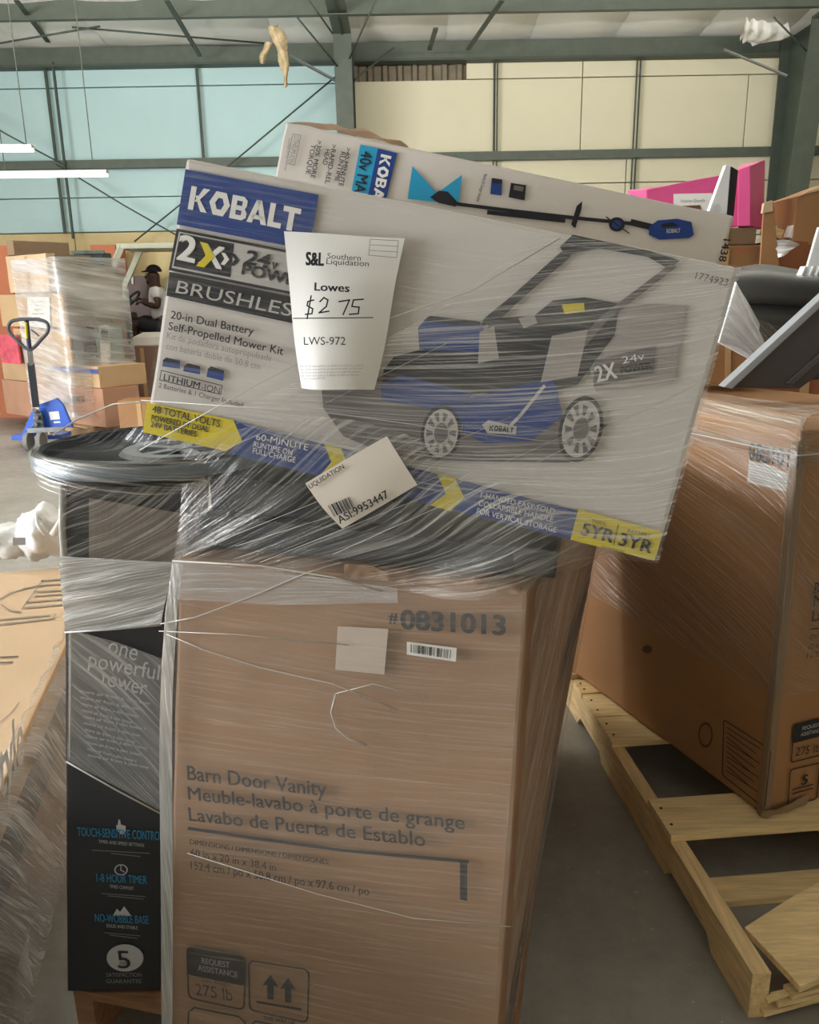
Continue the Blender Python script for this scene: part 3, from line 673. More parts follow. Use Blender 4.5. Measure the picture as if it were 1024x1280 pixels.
P_([(278, 316), (283, 317), (288, 325), (282, 332), (277, 331), (282, 324)], WHITEP, .0045)
T('24', (306, 329), (337, 336), cap=17, bold=.03, slant=.15); T('v', (340, 336), (347, 338), cap=13, bold=.02); T('POWER', (303, 343), (384, 361), cap=14, bold=.035)
P_([(213, 340), (436, 386), (430, 418), (209, 370)], INK2)
T('BRUSHLESS', (221, 366), (380, 399), plain('ink_silver', (0, 0, 0, 1)), cap=16, bold=.0, slant=.1)
T('20-in Dual Battery', (215, 398), (318, 419), cap=10, bold=.008); T('Self-Propelled Mower Kit', (212, 412), (355, 444), cap=10, bold=.008)
T('Kit de podadora autopropulsada', (210, 423), (340, 452), GREYP, cap=8); T('con batería doble de 50.8 cm', (209, 436), (326, 462), GREYP, cap=8)
for q in ([(205, 450), (209, 447), (226, 451), (226, 461), (204, 458)], [(231, 458), (236, 454), (251, 458), (251, 468), (230, 464)], [(261, 461), (265, 458), (281, 463), (280, 476), (259, 471)]): P_(q, NAVY); P_([q[0], q[1], q[2], (q[2][0], q[2][1]+3), (q[0][0], q[0][1]+2)], INK2, .0036)
outline(mf, [(203, 463), (279, 482), (277, 493), (201, 475)], 1, INK2, mower, .0036)
T('LITHIUM', (206, 475), (251, 486), cap=8, bold=.012); T('-ION', (253, 487), (276, 492), cap=8)
T('2 Batteries & 1 Charger Included', (200, 484), (305, 509), cap=6)
P_([(293, 525), (724, 639), (714, 674), (284, 566)], NAVY)
P_([(185, 503), (293, 525), (304, 551), (284, 564), (180, 540)], YEL, .0036)
T('48 TOTAL VOLTS', (192, 515), (276, 534), cap=9, bold=.008); T('POWERED BY DUAL', (191, 525), (262, 540), cap=7, bold=.008); T('24V BATTERIES', (190, 533), (247, 546), cap=7, bold=.008)
T('60-MINUTE', (321, 549), (386, 563), WHITEP, cap=8); T('RUNTIME ON', (318, 558), (366, 569), WHITEP, cap=7); T('FULL CHARGE', (317, 566), (370, 578), WHITEP, cap=7)
P_([(406, 555), (427, 560), (436, 582), (420, 597), (402, 593), (415, 577)], YEL, .0036)
P_([(547, 592), (569, 597), (581, 622), (563, 638), (538, 631), (558, 617)], YEL, .0036)
T('1-HANDED EASY-FOLD', (601, 621), (693, 642), WHITEP, cap=7); T('COLLAPSIBLE HANDLE', (598, 631), (691, 652), WHITEP, cap=7); T('FOR VERTICAL STORAGE', (596, 641), (695, 665), WHITEP, cap=7)
P_([(723, 636), (828, 664), (818, 700), (713, 674)], YEL, .0036)
T('5YR', (725, 667), (765, 678), cap=16, bold=.02); T('3YR', (772, 680), (813, 691), cap=16, bold=.02); T('TOOL', (739, 652), (758, 657), cap=4); T('BATTERY', (784, 664), (812, 671), cap=4); T('GUARANTEE', (752, 683), (780, 691), cap=3)
outline(mf, [(773, 655), (767, 680)], 1, INK2, mower, .0042, False)
T('1774923', (868, 349), (908, 358), cap=9)
# the printed mower
MG = plain('ink_mid_grey', rgb(112, 106, 104)); MLG = plain('ink_bag_grey', rgb(168, 160, 156)); MD = plain('ink_soft_black', rgb(52, 52, 56))
P_([(767, 378), (858, 382), (842, 478), (745, 490), (731, 441)], MLG)
P_([(403, 487), (478, 470), (497, 446), (575, 470), (560, 560), (470, 562), (430, 545), (405, 510)], MG, .0034)
P_([(480, 463), (493, 446), (523, 438), (606, 432), (612, 398), (669, 394), (691, 376), (731, 372), (775, 380), (768, 419), (722, 481), (700, 486), (592, 492), (520, 505), (478, 490)], MD, .0038)
P_([(640, 520), (760, 530), (712, 578), (520, 575), (470, 562), (560, 545)], MG, .0035)
P_([(476, 480), (504, 468), (590, 492), (575, 540), (545, 512), (478, 500)], NAVY, .0042)
P_([(577, 499), (687, 473), (696, 482), (703, 520), (664, 551), (606, 554), (579, 540)], NAVY, .0042)
outline(mf, [(680, 483), (650, 520), (640, 530)], 4, plain('ink_silver', (0, 0, 0, 1)), mower, .0046, False)
P_([(523, 410), (536, 396), (599, 403), (605, 411), (600, 441), (525, 437)], NAVY, .0042); P_([(530, 401), (538, 395), (600, 402), (600, 409), (560, 405)], MD, .0046)
P_([(700, 309), (716, 294), (812, 314), (850, 326), (836, 337), (810, 322), (749, 311), (722, 316), (707, 322)], MD, .0042)
P_([(702, 315), (714, 321), (648, 378), (628, 397), (600, 410), (606, 398), (639, 371)], MD, .0044)
P_([(838, 330), (846, 334), (760, 400), (700, 470), (690, 462), (752, 395)], MG, .0044)
P_([(690, 420), (735, 412), (722, 470), (676, 478)], MLG, .0046); P_([(648, 398), (668, 394), (672, 404), (655, 411)], MLG, .0046)
P_([(702, 381), (730, 379), (731, 390), (706, 393)], YEL, .0046)
P_([(600, 415), (618, 408), (624, 448), (598, 455)], MLG, .0047)
SIL = MATS['ink_silver']
for (c, rx, ry, rt) in (((552, 541), 25, 35, .12), ((726, 536), 27, 42, .25)):
    disc(mf, c, rx, ry, INK2, mower, .0046, rt); disc(mf, c, rx*.84, ry*.86, SIL, mower, .0050, rt); disc(mf, c, rx*.34, ry*.36, MG, mower, .0058, rt)
    for k in range(10):
        t = k*math.pi/5; f = lambda r, d: (c[0]+math.cos(t+d)*rx*r, c[1]+math.sin(t+d)*ry*r)
        poly(mf, [f(.42, -.12), f(.74, -.17), f(.74, .17), f(.42, .12)], MG, mower, .0054)
P_([(603, 531), (611, 525), (646, 533), (645, 543), (610, 541)], SIL, .005); glyphs(mf, KOB, (612, 538), (30, 3), (1, -7), INK2, mower, .0056)
P_([(743, 450), (819, 432), (817, 466), (742, 484)], MG, .0046); T('2X', (746, 478), (772, 472), WHITEP, cap=20, off=.0055, bold=.02); T('24v', (778, 455), (806, 449), WHITEP, cap=9, off=.0055); T('POWER', (776, 467), (814, 460), INK2, cap=8, off=.0055, bold=.02)
vn = child(bar('tape', M4[1].lerp(M4[2], .03)+mb*.47+V((.006, 0, 0)), M4[1].lerp(M4[2], .97)+mb*.47+V((.006, 0, 0)), .05, .001, TAPE, up=(M4[1]-M4[0])), mower)

# ------------------------------------------------------------------ trimmer box
tr_n = mn.copy()
tface = Face(M4[0]-mn*.345, tr_n)
A0 = tface.px(357, 151); A1 = tface.px(918, 270); tr_r = (A1-A0).normalized()
tr_d = tr_n.cross(tr_r); tr_d = -tr_d if tr_d.z > 0 else tr_d
 
B0 = A0+tr_d*.40; B1 = A1+tr_d*.40; tb = -tr_n*.13
trim = hexa('trimmer_box', [B0, B1, B1+tb, B0+tb, A0, A1, A1+tb, A0+tb], cardboard('light_clay_board', rgb(218, 211, 204), var=.03), .005, 8, .0016, 11)
thing(trim, 'long light carton with string trimmer picture leaning behind the white mower carton', 'box')
tface = Face(A0+tr_n*.001, tr_n)
P_ = lambda pts, m, off=.003, **k: poly(tface, pts, m, trim, off, **k)
T = lambda s, a, b, m=INK2, off=.0042, **k: text(tface, s, a, b, m, trim, off=off, **k)
P_([(451, 181), (473, 186), (461, 243), (440, 239)], CYAN); T('40v MAX', (453, 189), (441, 252), INK2, cap=14, bold=.01)
P_([(473, 186), (497, 192), (480, 262), (457, 258)], NAVY)
glyphs(tface, KOB, (477, 193), (-15, 78), (13, 3), WHITEP, trim, .004)
for s, a, b in (('>40-MINUTE', (434, 185), (424, 233)), ('RUNTIME', (427, 190), (419, 227)), ('>RAPID-REL', (416, 181), (407, 230)), ('HEAD', (408, 187), (404, 206)), ('>30% MORE', (398, 176), (389, 223)), ('TORQUE', (390, 181), (383, 218))): T(s, a, b, cap=6, bold=.006)
T('LITHIUM-ION', (369, 170), (361, 204), GREYP, cap=7); T('Cordless String Trimmer', (362, 173), (356, 214), GREYP, cap=4); outline(tface, [(367, 168), (377, 170), (369, 207), (359, 205)], .8, GREYP, trim, .0036)
P_([(516, 208), (545, 240), (548, 253), (510, 249)], CYAN); P_([(578, 219), (573, 258), (545, 243)], CYAN)
P_([(538, 247), (549, 239), (560, 240), (572, 253), (570, 259), (548, 254)], INK2, .0036)
outline(tface, [(568, 255), (640, 264), (720, 273), (800, 281)], 4.5, INK2, trim, .0036, False)
P_([(714, 281), (721, 258), (728, 252), (727, 262), (719, 286)], INK2, .0038); outline(tface, [(612, 266), (704, 276)], 5.5, INK2, trim, .0038, False)
disc(tface, (771, 281), 10, 9, INK2, trim, .0038); disc(tface, (771, 281), 6, 5, NAVY, trim, .0042); outline(tface, [(758, 272), (786, 292)], 1.5, INK2, trim, .0044, False); outline(tface, [(792, 279), (813, 284)], 8, INK2, trim, .0038, False)
P_([(811, 284), (822, 276), (846, 274), (864, 278), (867, 294), (861, 298), (824, 300), (811, 294)], NAVY, .0042); P_([(826, 281), (840, 278), (848, 283), (828, 285)], INK2, .0046); T('KOBALT', (833, 292), (850, 291), LT, off=.0048, cap=5, bold=.03)
P_([(615, 223), (628, 225), (627, 245), (613, 243)], NAVY); P_([(616, 223), (628, 225), (628, 230), (615, 229)], INK2, .0036)
P_([(639, 229), (658, 232), (656, 251), (636, 247)], INK2); P_([(643, 232), (655, 234), (654, 240), (642, 238)], MG, .0036)
T('Battery & Charger Included', (606, 218), (596, 252), cap=4, bold=.01)
T('14381', (904, 299), (897, 332), cap=9, bold=.01)
fl = sheet('torn_flap', [[A0+V((.0, .005, 0)), A0.lerp(A1, .13)+V((0, .0, .0)), A0.lerp(A1, .28)], [A0+V((.012, .05, .006)), A0.lerp(A1, .15)+V((0, .05, .022)), A0.lerp(A1, .29)+V((0, .02, .006))]], KRAFT, 20, 6, wrinkle=.006, wfreq=(30, 20), seed=2); child(fl, trim, 'torn brown top flap')
# support carton behind the mower box
# ------------------------------------------------------------------ papers stuck on the film
pp = [[(355, 289), (400, 292), (455, 296), (506, 298)], [(361, 350), (402, 352), (450, 356), (494, 358)], [(368, 425), (404, 427), (442, 430), (482, 430)], [(378, 485), (402, 487), (440, 487), (470, 487)]]
pf = Face(M4[0]+mn*.016, mn)
lifts = [(0, .004, .004, 0), (0, .012, .012, .002), (.0, .02, .02, .002), (.004, .03, .028, .01)]
price = sheet('price_sheet', [[pf.px(x, y, l) for (x, y), l in zip(r, lr)] for r, lr in zip(pp, lifts)], WHITEP, 20, 24)
thing(price, 'white price sheet with handwritten price, curled over the front of the mower carton', 'paper')
pt = Face(M4[0]+mn*.049, mn)
T = lambda s, a, b, **k: text(pt, s, a, b, INK2, price, off=.0, **k)
T('S&L', (382, 331), (405, 332), cap=16, bold=.04); T('Southern', (409, 323), (451, 326), cap=7); T('Liquidation', (408, 330), (461, 333), cap=7)
T('Lowes', (393, 363), (437, 365), cap=10, bold=.02); T('LWS-972', (380, 431), (432, 431), cap=10)
PENCIL = plain('pen_black', rgb(30, 30, 34))
def pen(pts, wpx=1.8): return outline(pt, pts, wpx, PENCIL, price, .0, False, 'pen_stroke')
pen([(392, 375), (385, 377), (384, 382), (391, 386), (390, 392), (382, 393)]); pen([(389, 370), (384, 398)])
pen([(400, 377), (405, 372), (410, 375), (408, 383), (399, 391), (411, 389)]); pen([(424, 377), (437, 375), (429, 393)]); pen([(454, 374), (442, 375), (440, 383), (449, 384), (448, 392), (437, 393)])
pen([(367, 398), (466, 397)], 1.2)
for i in range(5): text(pt, 'All items are sold as is where is with no returns', (375+i*.6, 459+i*4), (455-i*2-(i == 4)*40, 457.5+i*4), GREYP, price, cap=2.6)
outline(pt, [(463, 299), (498, 301), (496, 322), (461, 319)], .8, GREYP, price, .0); outline(pt, [(463, 306), (497, 308)], .7, GREYP, price, .0, False); outline(pt, [(462, 313), (497, 315)], .7, GREYP, price, .0, False)
lf = Face(M4[0]+mn*.022, mn)
tag_ = sheet('liquidation_label', [[lf.px(382, 604, .002), lf.px(433, 574, .005), lf.px(484, 545, .002)], [lf.px(404, 634, .004), lf.px(455, 604, .008), lf.px(504, 577, .004)], [lf.px(428, 661, .0), lf.px(476, 633, .004), lf.px(522, 606, .0)]], plain('label_cream', rgb(222, 212, 200), rough=.45, var=.02), 12, 12)
thing(tag_, 'cream barcode label stuck at an angle on the film below the price sheet', 'label')
lt = Face(M4[0]+mn*.031, mn)
text(lt, 'LIQUIDATION', (388, 611), (431, 585), INK2, tag_, cap=6, off=0, bold=.01)
barcode(lt, [(410, 632), (437, 621), (443, 634), (418, 646)], 20, INK2, tag_, 0, 4)
text(lt, 'ASI:9953447', (425, 655), (487, 621), INK2, tag_, cap=10, off=0, bold=.01)

# ------------------------------------------------------------------ stretch film round the main stack
wrap = empty('stretch_film', (-.1, 1.3, .148), 'clear stretch film bound round the main stack in the centre', 'film')
tff = lambda x, y, o=.018: tf.px(x, y, o)
vff = lambda x, y, o=.013: vfront.px(x, y, o)
mff = lambda x, y, o=.009: mf.px(x, y, o)
W = lambda o, nm=None: child(o, wrap, nm)
W(sheet('wrap_layer', [[mff(231, 198), mff(580, 267), mff(925, 336)], [mff(206, 370), mff(540, 445), mff(874, 518)], [mff(181, 540), mff(500, 622), mff(821, 702)]], F_MOWER, 60, 40, ang=-.03, wrinkle=.0012, wfreq=(3, 50), seed=1))
W(sheet('wrap_layer', [[mff(680, 291, .012), mff(800, 312, .012), mff(925, 336, .012)], [mff(520, 405, .013), mff(720, 440, .013), mff(885, 480, .013)], [mff(280, 520, .013), mff(560, 620, .014), mff(822, 702, .012)]], F_DIAG, 90, 70, ang=-.66, wrinkle=.0016, wfreq=(3, 60), seed=2))
W(sheet('wrap_layer', [[mff(235, 555, .016), mff(400, 520, .018), mff(560, 560, .018), mff(720, 640, .018), mff(823, 704, .014)],
                       [vff(232, 640, .02), vff(390, 640, .035), vff(550, 680, .035), vff(690, 702, .03), M4[2].lerp(side(.9, .03), .45)+V((-.03, 0, -.005))],
                       [vff(222, 699), vff(350, 714), vff(490, 734), vff(655, 730), side(.9, .03)]], F_SKIRT, 90, 50, ang=-.62, wrinkle=.003, wfreq=(4, 60), seed=3))
W(sheet('wrap_layer', [[tff(82, 592, .02), tff(150, 596, .03), tff(240, 575, .03)], [tff(79, 650), tff(150, 665), tff(236, 655)], [tff(80, 715), tff(150, 712), tff(228, 702)]], F_DIAG, 50, 40, ang=-.5, wrinkle=.002, wfreq=(4, 60), seed=4))
W(sheet('wrap_layer', [[tff(80, 690, .022), tff(150, 694, .024), tff(226, 698, .024)], [tff(84, 740, .022), tff(150, 740, .024), tff(214, 735, .024)], [tff(88, 784, .02), tff(150, 781, .022), tff(206, 775, .022)]], F_DENSE, 90, 60, ang=-.2, wrinkle=.007, wfreq=(6, 45), seed=5))
W(sheet('wrap_layer', [[tff(88, 783, .012), tff(150, 800, .012), tff(206, 820, .012)], [tff(88, 870, .012), tff(150, 890, .012), tff(207, 915, .012)], [tff(87, 946, .012), tff(150, 980, .012), tff(208, 1012, .012)]], F_GREY, 50, 40, ang=.5, wrinkle=.0015, wfreq=(4, 60), seed=6))
W(sheet('wrap_layer', [[vff(221, 700), vff(350, 716), vff(480, 736), vff(660, 734)], [vff(207, 860), vff(350, 875), vff(480, 890), vff(648, 900)], [vff(207, 1080), vff(350, 1090), vff(480, 1100), vff(636, 1110)], [vf[3].lerp(vf[2], t)+vfront.n*.013+V((0, 0, .012)) for t in (0, .33, .66, 1)]], F_BOX, 60, 60, ang=.04, wrinkle=.0016, wfreq=(3, 40), seed=7))
W(sheet('wrap_layer', [[vff(221, 698, .016), vff(350, 712, .016), vff(500, 732, .016)], [vff(214, 745, .016), vff(350, 752, .016), vff(500, 750, .016)]], F_GREY, 40, 10, ang=-.1, wrinkle=.0015, wfreq=(3, 40), seed=8))
W(sheet('wrap_layer', [[side(u, f) for u in (0, .25, .55, .95, 1.5)] for f in (.0, .25, .5, .75, 1.0)], F_SIDE, 60, 60, ang=-.4, wrinkle=.004, wfreq=(4, 30), seed=9))
W(sheet('wrap_layer', [[mff(640, 680, .016), mff(730, 690, .018), mff(821, 703, .012)], [vff(648, 712, .03), M4[2].lerp(side(.3, .05), .55)+V((-.02, -.01, 0)), M4[2].lerp(side(.8, .06), .5)+V((-.035, 0, -.01))], [vff(656, 738), side(.3, .06), side(.85, .07, .02)]], F_SKIRT, 40, 30, ang=-.35, wrinkle=.004, wfreq=(4, 40), seed=10))
lz = pc.z+.047
def lidp(a, r, z): return V((pc.x+math.cos(a)*r, pc.y+math.sin(a)*r, pc.z+z))
W(sheet('wrap_layer', [[lidp(t, .21, .048) for t in (3.3, 3.7, 4.1, 4.5, 4.9, 5.3)], [lidp(t, .226, .045) for t in (3.3, 3.7, 4.1, 4.5, 4.9, 5.3)], [lidp(t, .230, .02) for t in (3.3, 3.7, 4.1, 4.5, 4.9, 5.3)], [lidp(t, .222, -.01) for t in (3.3, 3.7, 4.1, 4.5, 4.9, 5.3)]], F_SKIRT, 60, 16, ang=.1, wrinkle=.003, wfreq=(4, 60), seed=11))
W(sheet('wrap_layer', [[lidp(2.9, .228, .05), atZ(95, 525, lz+.02), atY(142, 505, 1.60)], [lidp(3.2, .2, .05), atZ(120, 552, lz+.006), atY(180, 530, 1.34)], [lidp(3.7, .215, .05), atZ(190, 575, lz), mff(260, 560, .014)]], F_LIGHT, 40, 30, ang=-.4, wrinkle=.002, wfreq=(4, 60), seed=12))
def rope(face, pts, r=.0016, o=.017): return W(tube('film_edge', [face.px(x, y, o) for x, y in pts], r, ROPE, 6))
rope(vfront, [(424, 862), (418, 885), (424, 905), (440, 918), (462, 926)], .0016); rope(vfront, [(424, 862), (470, 850), (540, 868)], .0008)
rope(vfront, [(222, 698), (330, 704), (420, 718), (480, 735)]); rope(vfront, [(207, 776), (250, 768), (320, 742), (390, 712), (430, 700)], .0012)
rope(vfront, [(213, 788), (260, 808), (330, 830), (420, 850), (500, 882)], .0012); rope(vfront, [(205, 785), (300, 789), (440, 802)], .001)
rope(vfront, [(240, 1060), (400, 1110), (520, 1140), (640, 1150)], .0008)
rope(tf, [(88, 784), (150, 780), (206, 775)], .0018, .024); rope(tf, [(87, 946), (150, 982), (208, 1013)], .0016, .016); rope(tf, [(79, 600), (78, 660), (83, 730), (88, 784)], .007, .0); rope(tf, [(88, 784), (88, 870), (87, 946)], .002, .0)
rope(vfront, [(221, 700), (210, 760), (205, 830), (204, 920), (207, 1080)], .0022, .004)
W(tube('film_edge', [lidp(2.9, .23, .05), atZ(95, 525, lz+.02), atY(142, 505, 1.60), atY(182, 503, 1.52)], .0016, ROPE, 6))
rope(mf, [(182, 500), (420, 516), (560, 536), (760, 560)], .0007, .015); rope(mf, [(180, 562), (330, 478), (480, 402), (590, 365), (700, 300)], .0009, .015)
for i, (a, b) in enumerate((((150, 596), (420, 470)), ((200, 600), (560, 430)), ((240, 690), (640, 520)), ((330, 700), (760, 520)), ((300, 680), (560, 590)), ((420, 690), (870, 480)))): rope(mf, [a, ((a[0]+b[0])/2, (a[1]+b[1])/2+4), b], .00038, .019)
W(sheet('wrap_layer', [[vff(222, 700, .018), vff(213, 775, .018), vff(206, 900, .018), vff(207, 1100, .018), vff(208, 1280, .018)], [vff(234, 703, .014), vff(226, 775, .014), vff(220, 900, .014), vff(221, 1100, .014), vff(220, 1280, .014)]], F_DENSE, 60, 4, ang=.1, wrinkle=.002, wfreq=(5, 60), seed=13))

# ================================================================== right pallet
a1 = math.radians(-5.0); PX = V((math.cos(.088), math.sin(.088), 0)); PY = V((-.088, .996, 0))
po = V((.728, 1.415, 0))
rp = empty('wooden_pallet', po+PX*.55+PY*.75, 'pale pine pallet with a broken front board under the dark kraft box at the right', 'pallet')
def stringer(off, t0=0.0, t1=1.5):
    pr = [(t0, 0), (t0+.18, 0), (t0+.21, .035), (t0+.43, .035), (t0+.46, 0), (t1-.5, 0), (t1-.47, .035), (t1-.25, .035), (t1-.22, 0), (t1, 0), (t1, .118), (t0, .118)]
    bm = bmesh.new(); A = [bm.verts.new(po+PX*off+PY*t+V((0, 0, z))) for t, z in pr]; B = [bm.verts.new(po+PX*(off+.042)+PY*t+V((0, 0, z))) for t, z in pr]
    for i in range(len(pr)): bm.faces.new((A[i], A[(i+1) % len(pr)], B[(i+1) % len(pr)], B[i]))
    bm.faces.new(A); bm.faces.new(B[::-1]); return child(from_bm('stringer', bm, PALEWY), rp)
stringer(0); stringer(.52); stringer(1.06)
def rboard(t, wd, z=.1185, x0=-.0, x1=1.1): return child(obox('deck_board', po+PX*x0+PY*t+V((0, 0, z)), PX*(x1-x0), PY*wd, V((0, 0, .02)), PALEW, .002), rp)
NAIL = plain('nail_rust', rgb(70, 52, 44), rough=.5, metal=.4)
def nails(bd, t, wd):
    for off in (.02, .54, 1.08):
        for f in (.28, .72):
            p = po+PX*off+PY*(t+wd*f)+V((0, 0, .1375)); sub(cyl('nail', p, p+V((0, 0, .0028)), .0045, NAIL, 8, .0008), bd)
def tof(px_, py_): return (atZ(px_, py_, .138)-po).dot(PY)
for (a, b) in (((865, 1043), (822, 998)), ((768, 928), (745, 897)), ((745, 896), (735, 868)), ((734, 866), (726, 850))): nails(rboard(tof(*a), tof(*b)-tof(*a)), tof(*a), tof(*b)-tof(*a))
rboard(1.40, .1)
for t in (.32, 1.2): rboard(t, .09, .0, .045, 1.05)
q = [atZ(930, 1166, .10), atZ(1000, 1243, .085), atZ(1110, 1190, .10), atZ(1050, 1092, .135)]
bb = child(hexa('broken_board', q+[p+V((0, 0, .018)) for p in q], PALEW, .002, 3, .003, 6), rp, 'broken front deck board, split and knocked loose')
for i, (a, b) in enumerate((((950, 1262), (1060, 1232)), ((968, 1250), (1070, 1226)), ((985, 1240), (1070, 1218)))):
    child(bar('splinter', atZ(*a, .02+.022*i), atZ(*b, .03+.02*i), .03, .012, PALEW), rp)
child(bar('splinter', atZ(958, 1250, .05), atZ(985, 1240, .06), .012, .008, PALEW), rp)

# second vanity carton
c2 = V((.971, 1.927, .143)); la = V((-.363, .932, 0)); sb = V((.932, .363, 0)); H2 = 1.08
d2 = V((-.016, 0, 0))
van2 = hexa('vanity_box', [c2, c2+sb*.6, c2+sb*.6+la*1.5, c2+la*1.5, c2+d2+uz*H2, c2+d2+sb*.6+uz*H2, c2+d2+sb*.6+la*1.5+uz*H2, c2+d2+la*1.5+uz*H2], KRAFT2, .008, 10, .003, 13)
thing(van2, 'kraft vanity box with film over its top, standing on the pale pine pallet', 'box')
lface = Face(c2, la.cross(uz)); eface = Face(c2, sb.cross(uz))
T = lambda s, a, b, f=lface, **k: text(f, s, a, b, INK2, van2, off=.006, **k)
text(lface, '0831013', (943, 573), (1006, 586), INK2, van2, cap=22, off=.02, bold=.02)
lb = poly(lface, [(942, 575), (998, 588), (996, 616), (939, 602)], plain('label_grey', rgb(206, 200, 190), var=.03), van2, .014, 'shipping_label'); lb['label'] = 'pale printed shipping label'
for i in range(7): sub(outline(lface, [(944, 579+i*3.4), (994-(i % 3)*4, 590.5+i*3.4)], .8, GREYP, van2, .0152, False), lb)
outline(lface, rrect([(907, 899), (966, 937), (958, 1010), (905, 968)], 4), 1.2, INK, van2, .006)
for i in range(10): outline(lface, [(911, 909+i*6), (952-(i*5) % 14, 935+i*6)], 1, INK, van2, .006, False)
disc(lface, (884, 918), 9, 16, plain('ink_brown', rgb(110, 74, 46)), van2, .006, hole=.8); disc(lface, (811, 811), 6, 5, plain('board_scuff', rgb(96, 64, 42)), van2, .006)
E_ = lambda s, a, b, **k: text(eface, s, a, b, INK2, van2, off=.006, **k)
E_('Barn Door Vanity', (1015, 741), (1110, 725), cap=12, bold=.007); E_('Meuble-lavabo à porte de grange', (1014, 757), (1205, 722), cap=12, bold=.007); E_('Lavabo de Puerta de Establo', (1012, 776), (1180, 748), cap=12, bold=.007)
outline(eface, [(1010, 786), (1205, 756)], 2, INK2, van2, .006, False); E_('DIMENSIONS / DIMENSIONES', (1010, 798), (1110, 782), cap=5); E_('60 in x 20 in x 38.4 in', (1008, 811), (1070, 800), cap=6); E_('152.4 cm x 50.8 cm', (1006, 822), (1090, 808), cap=6)
outline(eface, rrect([(991, 905), (1028, 896), (1026, 942), (987, 952)], 4), 1.4, INK2, van2, .006); poly(eface, rrect([(991, 905), (1028, 897), (1027, 918), (989, 928)], 3), INK2, van2, .0062)
text(eface, 'REQUEST', (1000, 911), (1022, 906), LT, van2, cap=4, off=.008); text(eface, 'ASSISTANCE', (998, 919), (1024, 913), LT, van2, cap=4, off=.008); E_('275 lb', (992, 944), (1022, 938), cap=9)
outline(eface, rrect([(986, 961), (1023, 952), (1019, 997), (983, 1007)], 4), 1.4, INK2, van2, .006); E_('5', (1000, 980), (1007, 978), cap=10, bold=.03)
for y in (986, 991): outline(eface, [(989, y), (1014, y-7)], 1.4, INK2, van2, .006, False)
child(obox('corner_guard', c2+d2*.1-la*.006-sb*.006, sb*.028, la*.026, uz*(H2-.03)+d2, KRAFTD, .006), van2)
sh = sheet('crushed_corner', [[c2+la*.02-sb*.008+uz*.0, c2-la*.012+uz*.0, c2+sb*.15-la*.008], [c2+la*.02-sb*.01+uz*.03, c2-la*.016+uz*.025, c2+sb*.15-la*.01+uz*.03]], KRAFTD, 20, 8, wrinkle=.008, wfreq=(40, 40), seed=3); child(sh, van2, 'crushed bottom corner')
# film over the second vanity
F_RIGHT = film('film_right', base=.02, fine=.2, broad=.1, gloss=.6, rough=.2, tint=(.72, .64, .54), bump=.7)
F_CAP = film('film_cap', base=.04, fine=.34, broad=.14, gloss=.6, rough=.2, tint=(.5, .45, .38), bump=1.0)
wr2 = empty('stretch_film', c2+sb*.3+la*.75, 'clear stretch film bunched over the top of the kraft box on the pine pallet', 'film')
path = [(c2+la*1.5, -sb), (c2+la*1.0, -sb), (c2+la*.5, -sb), (c2+la*.04, -sb), (c2, -sb-la), (c2+sb*.04, -la), (c2+sb*.3, -la), (c2+sb*.6, -la)]
def p2(z, off, inn=0): return [p+n.normalized()*off-n.normalized()*inn+uz*z+d2*(z/H2) for p, n in path]
child(sheet('wrap_layer', [p2(H2+.035, .0, .14), p2(H2+.03, .0, .03), p2(H2-.02, .016), p2(H2-.09, .014)], F_CAP, 120, 24, ang=.08, wrinkle=.012, wfreq=(6, 26), seed=21), wr2)
child(sheet('wrap_layer', [p2(H2-.05, .014), p2(H2-.25, .012), p2(H2-.5, .011), p2(H2-.72, .010)], F_RIGHT, 120, 40, ang=.42, wrinkle=.002, wfreq=(4, 40), seed=22), wr2)
child(tube('film_edge', p2(H2-.06, .018), .002, ROPE, 6), wr2)

# things piled on the second vanity box
ZT = c2.z+H2
def slab(name, px4, Y, th, mat, bevel=.003, dy=None, **k):
    P = [atY(x, y, Y+(dy[i] if dy else 0)) for i, (x, y) in enumerate(px4)]
    n = (P[1]-P[0]).cross(P[3]-P[0]).normalized()
    if n.y < 0: n = -n
    if len(P) == 4: return hexa(name, P+[p+n*th for p in P], mat, bevel, **k)
    bm = bmesh.new(); A = [bm.verts.new(p) for p in P]; B = [bm.verts.new(p+n*th) for p in P]
    for i in range(len(P)): bm.faces.new((A[i], A[(i+1) % len(P)], B[(i+1) % len(P)], B[i]))
    bm.faces.new(A); bm.faces.new(B[::-1]); return from_bm(name, bm, mat)
DARK = plain('dark_panel', rgb(56, 52, 52), rough=.4, spec=.5, var=.1); EDGE = plain('panel_edge', rgb(150, 154, 158), rough=.35, var=.05)
pn = slab('dark_board', [(908, 484), (1046, 358), (1090, 420), (1000, 486)], 2.45, .03, DARK, dy=(0, 0, 0, 0))
thing(pn, 'dark flat panel with pale edge, leaning on top of the right kraft box', 'board')
child(slab('edge_trim', [(905, 484), (1046, 355), (1050, 362), (916, 486)], 2.436, .05, EDGE), pn, 'pale grey edge')
child(slab('inner_ridge', [(984, 479), (1046, 424), (1050, 430), (992, 482)], 2.44, .012, plain('panel_ridge', rgb(78, 74, 74), rough=.4)), pn)
fs = slab('foam_sheet', [(921, 352), (962, 437), (944, 452), (899, 428)], 2.70, .02, plain('white_foam', rgb(232, 236, 238), rough=.6, var=.02), cuts=4, crumple=.004)
thing(fs, 'white foam sheet in film between the mower carton and the dark panel', 'foam')
child(sheet('wrap_layer', [[atY(922, 356, 2.68), atY(935, 378, 2.68), atY(950, 405, 2.68)], [atY(899, 428, 2.68), atY(925, 436, 2.68), atY(945, 450, 2.68)]], F_DENSE, 20, 20, ang=.2, wrinkle=.004, wfreq=(8, 40), seed=31), fs)
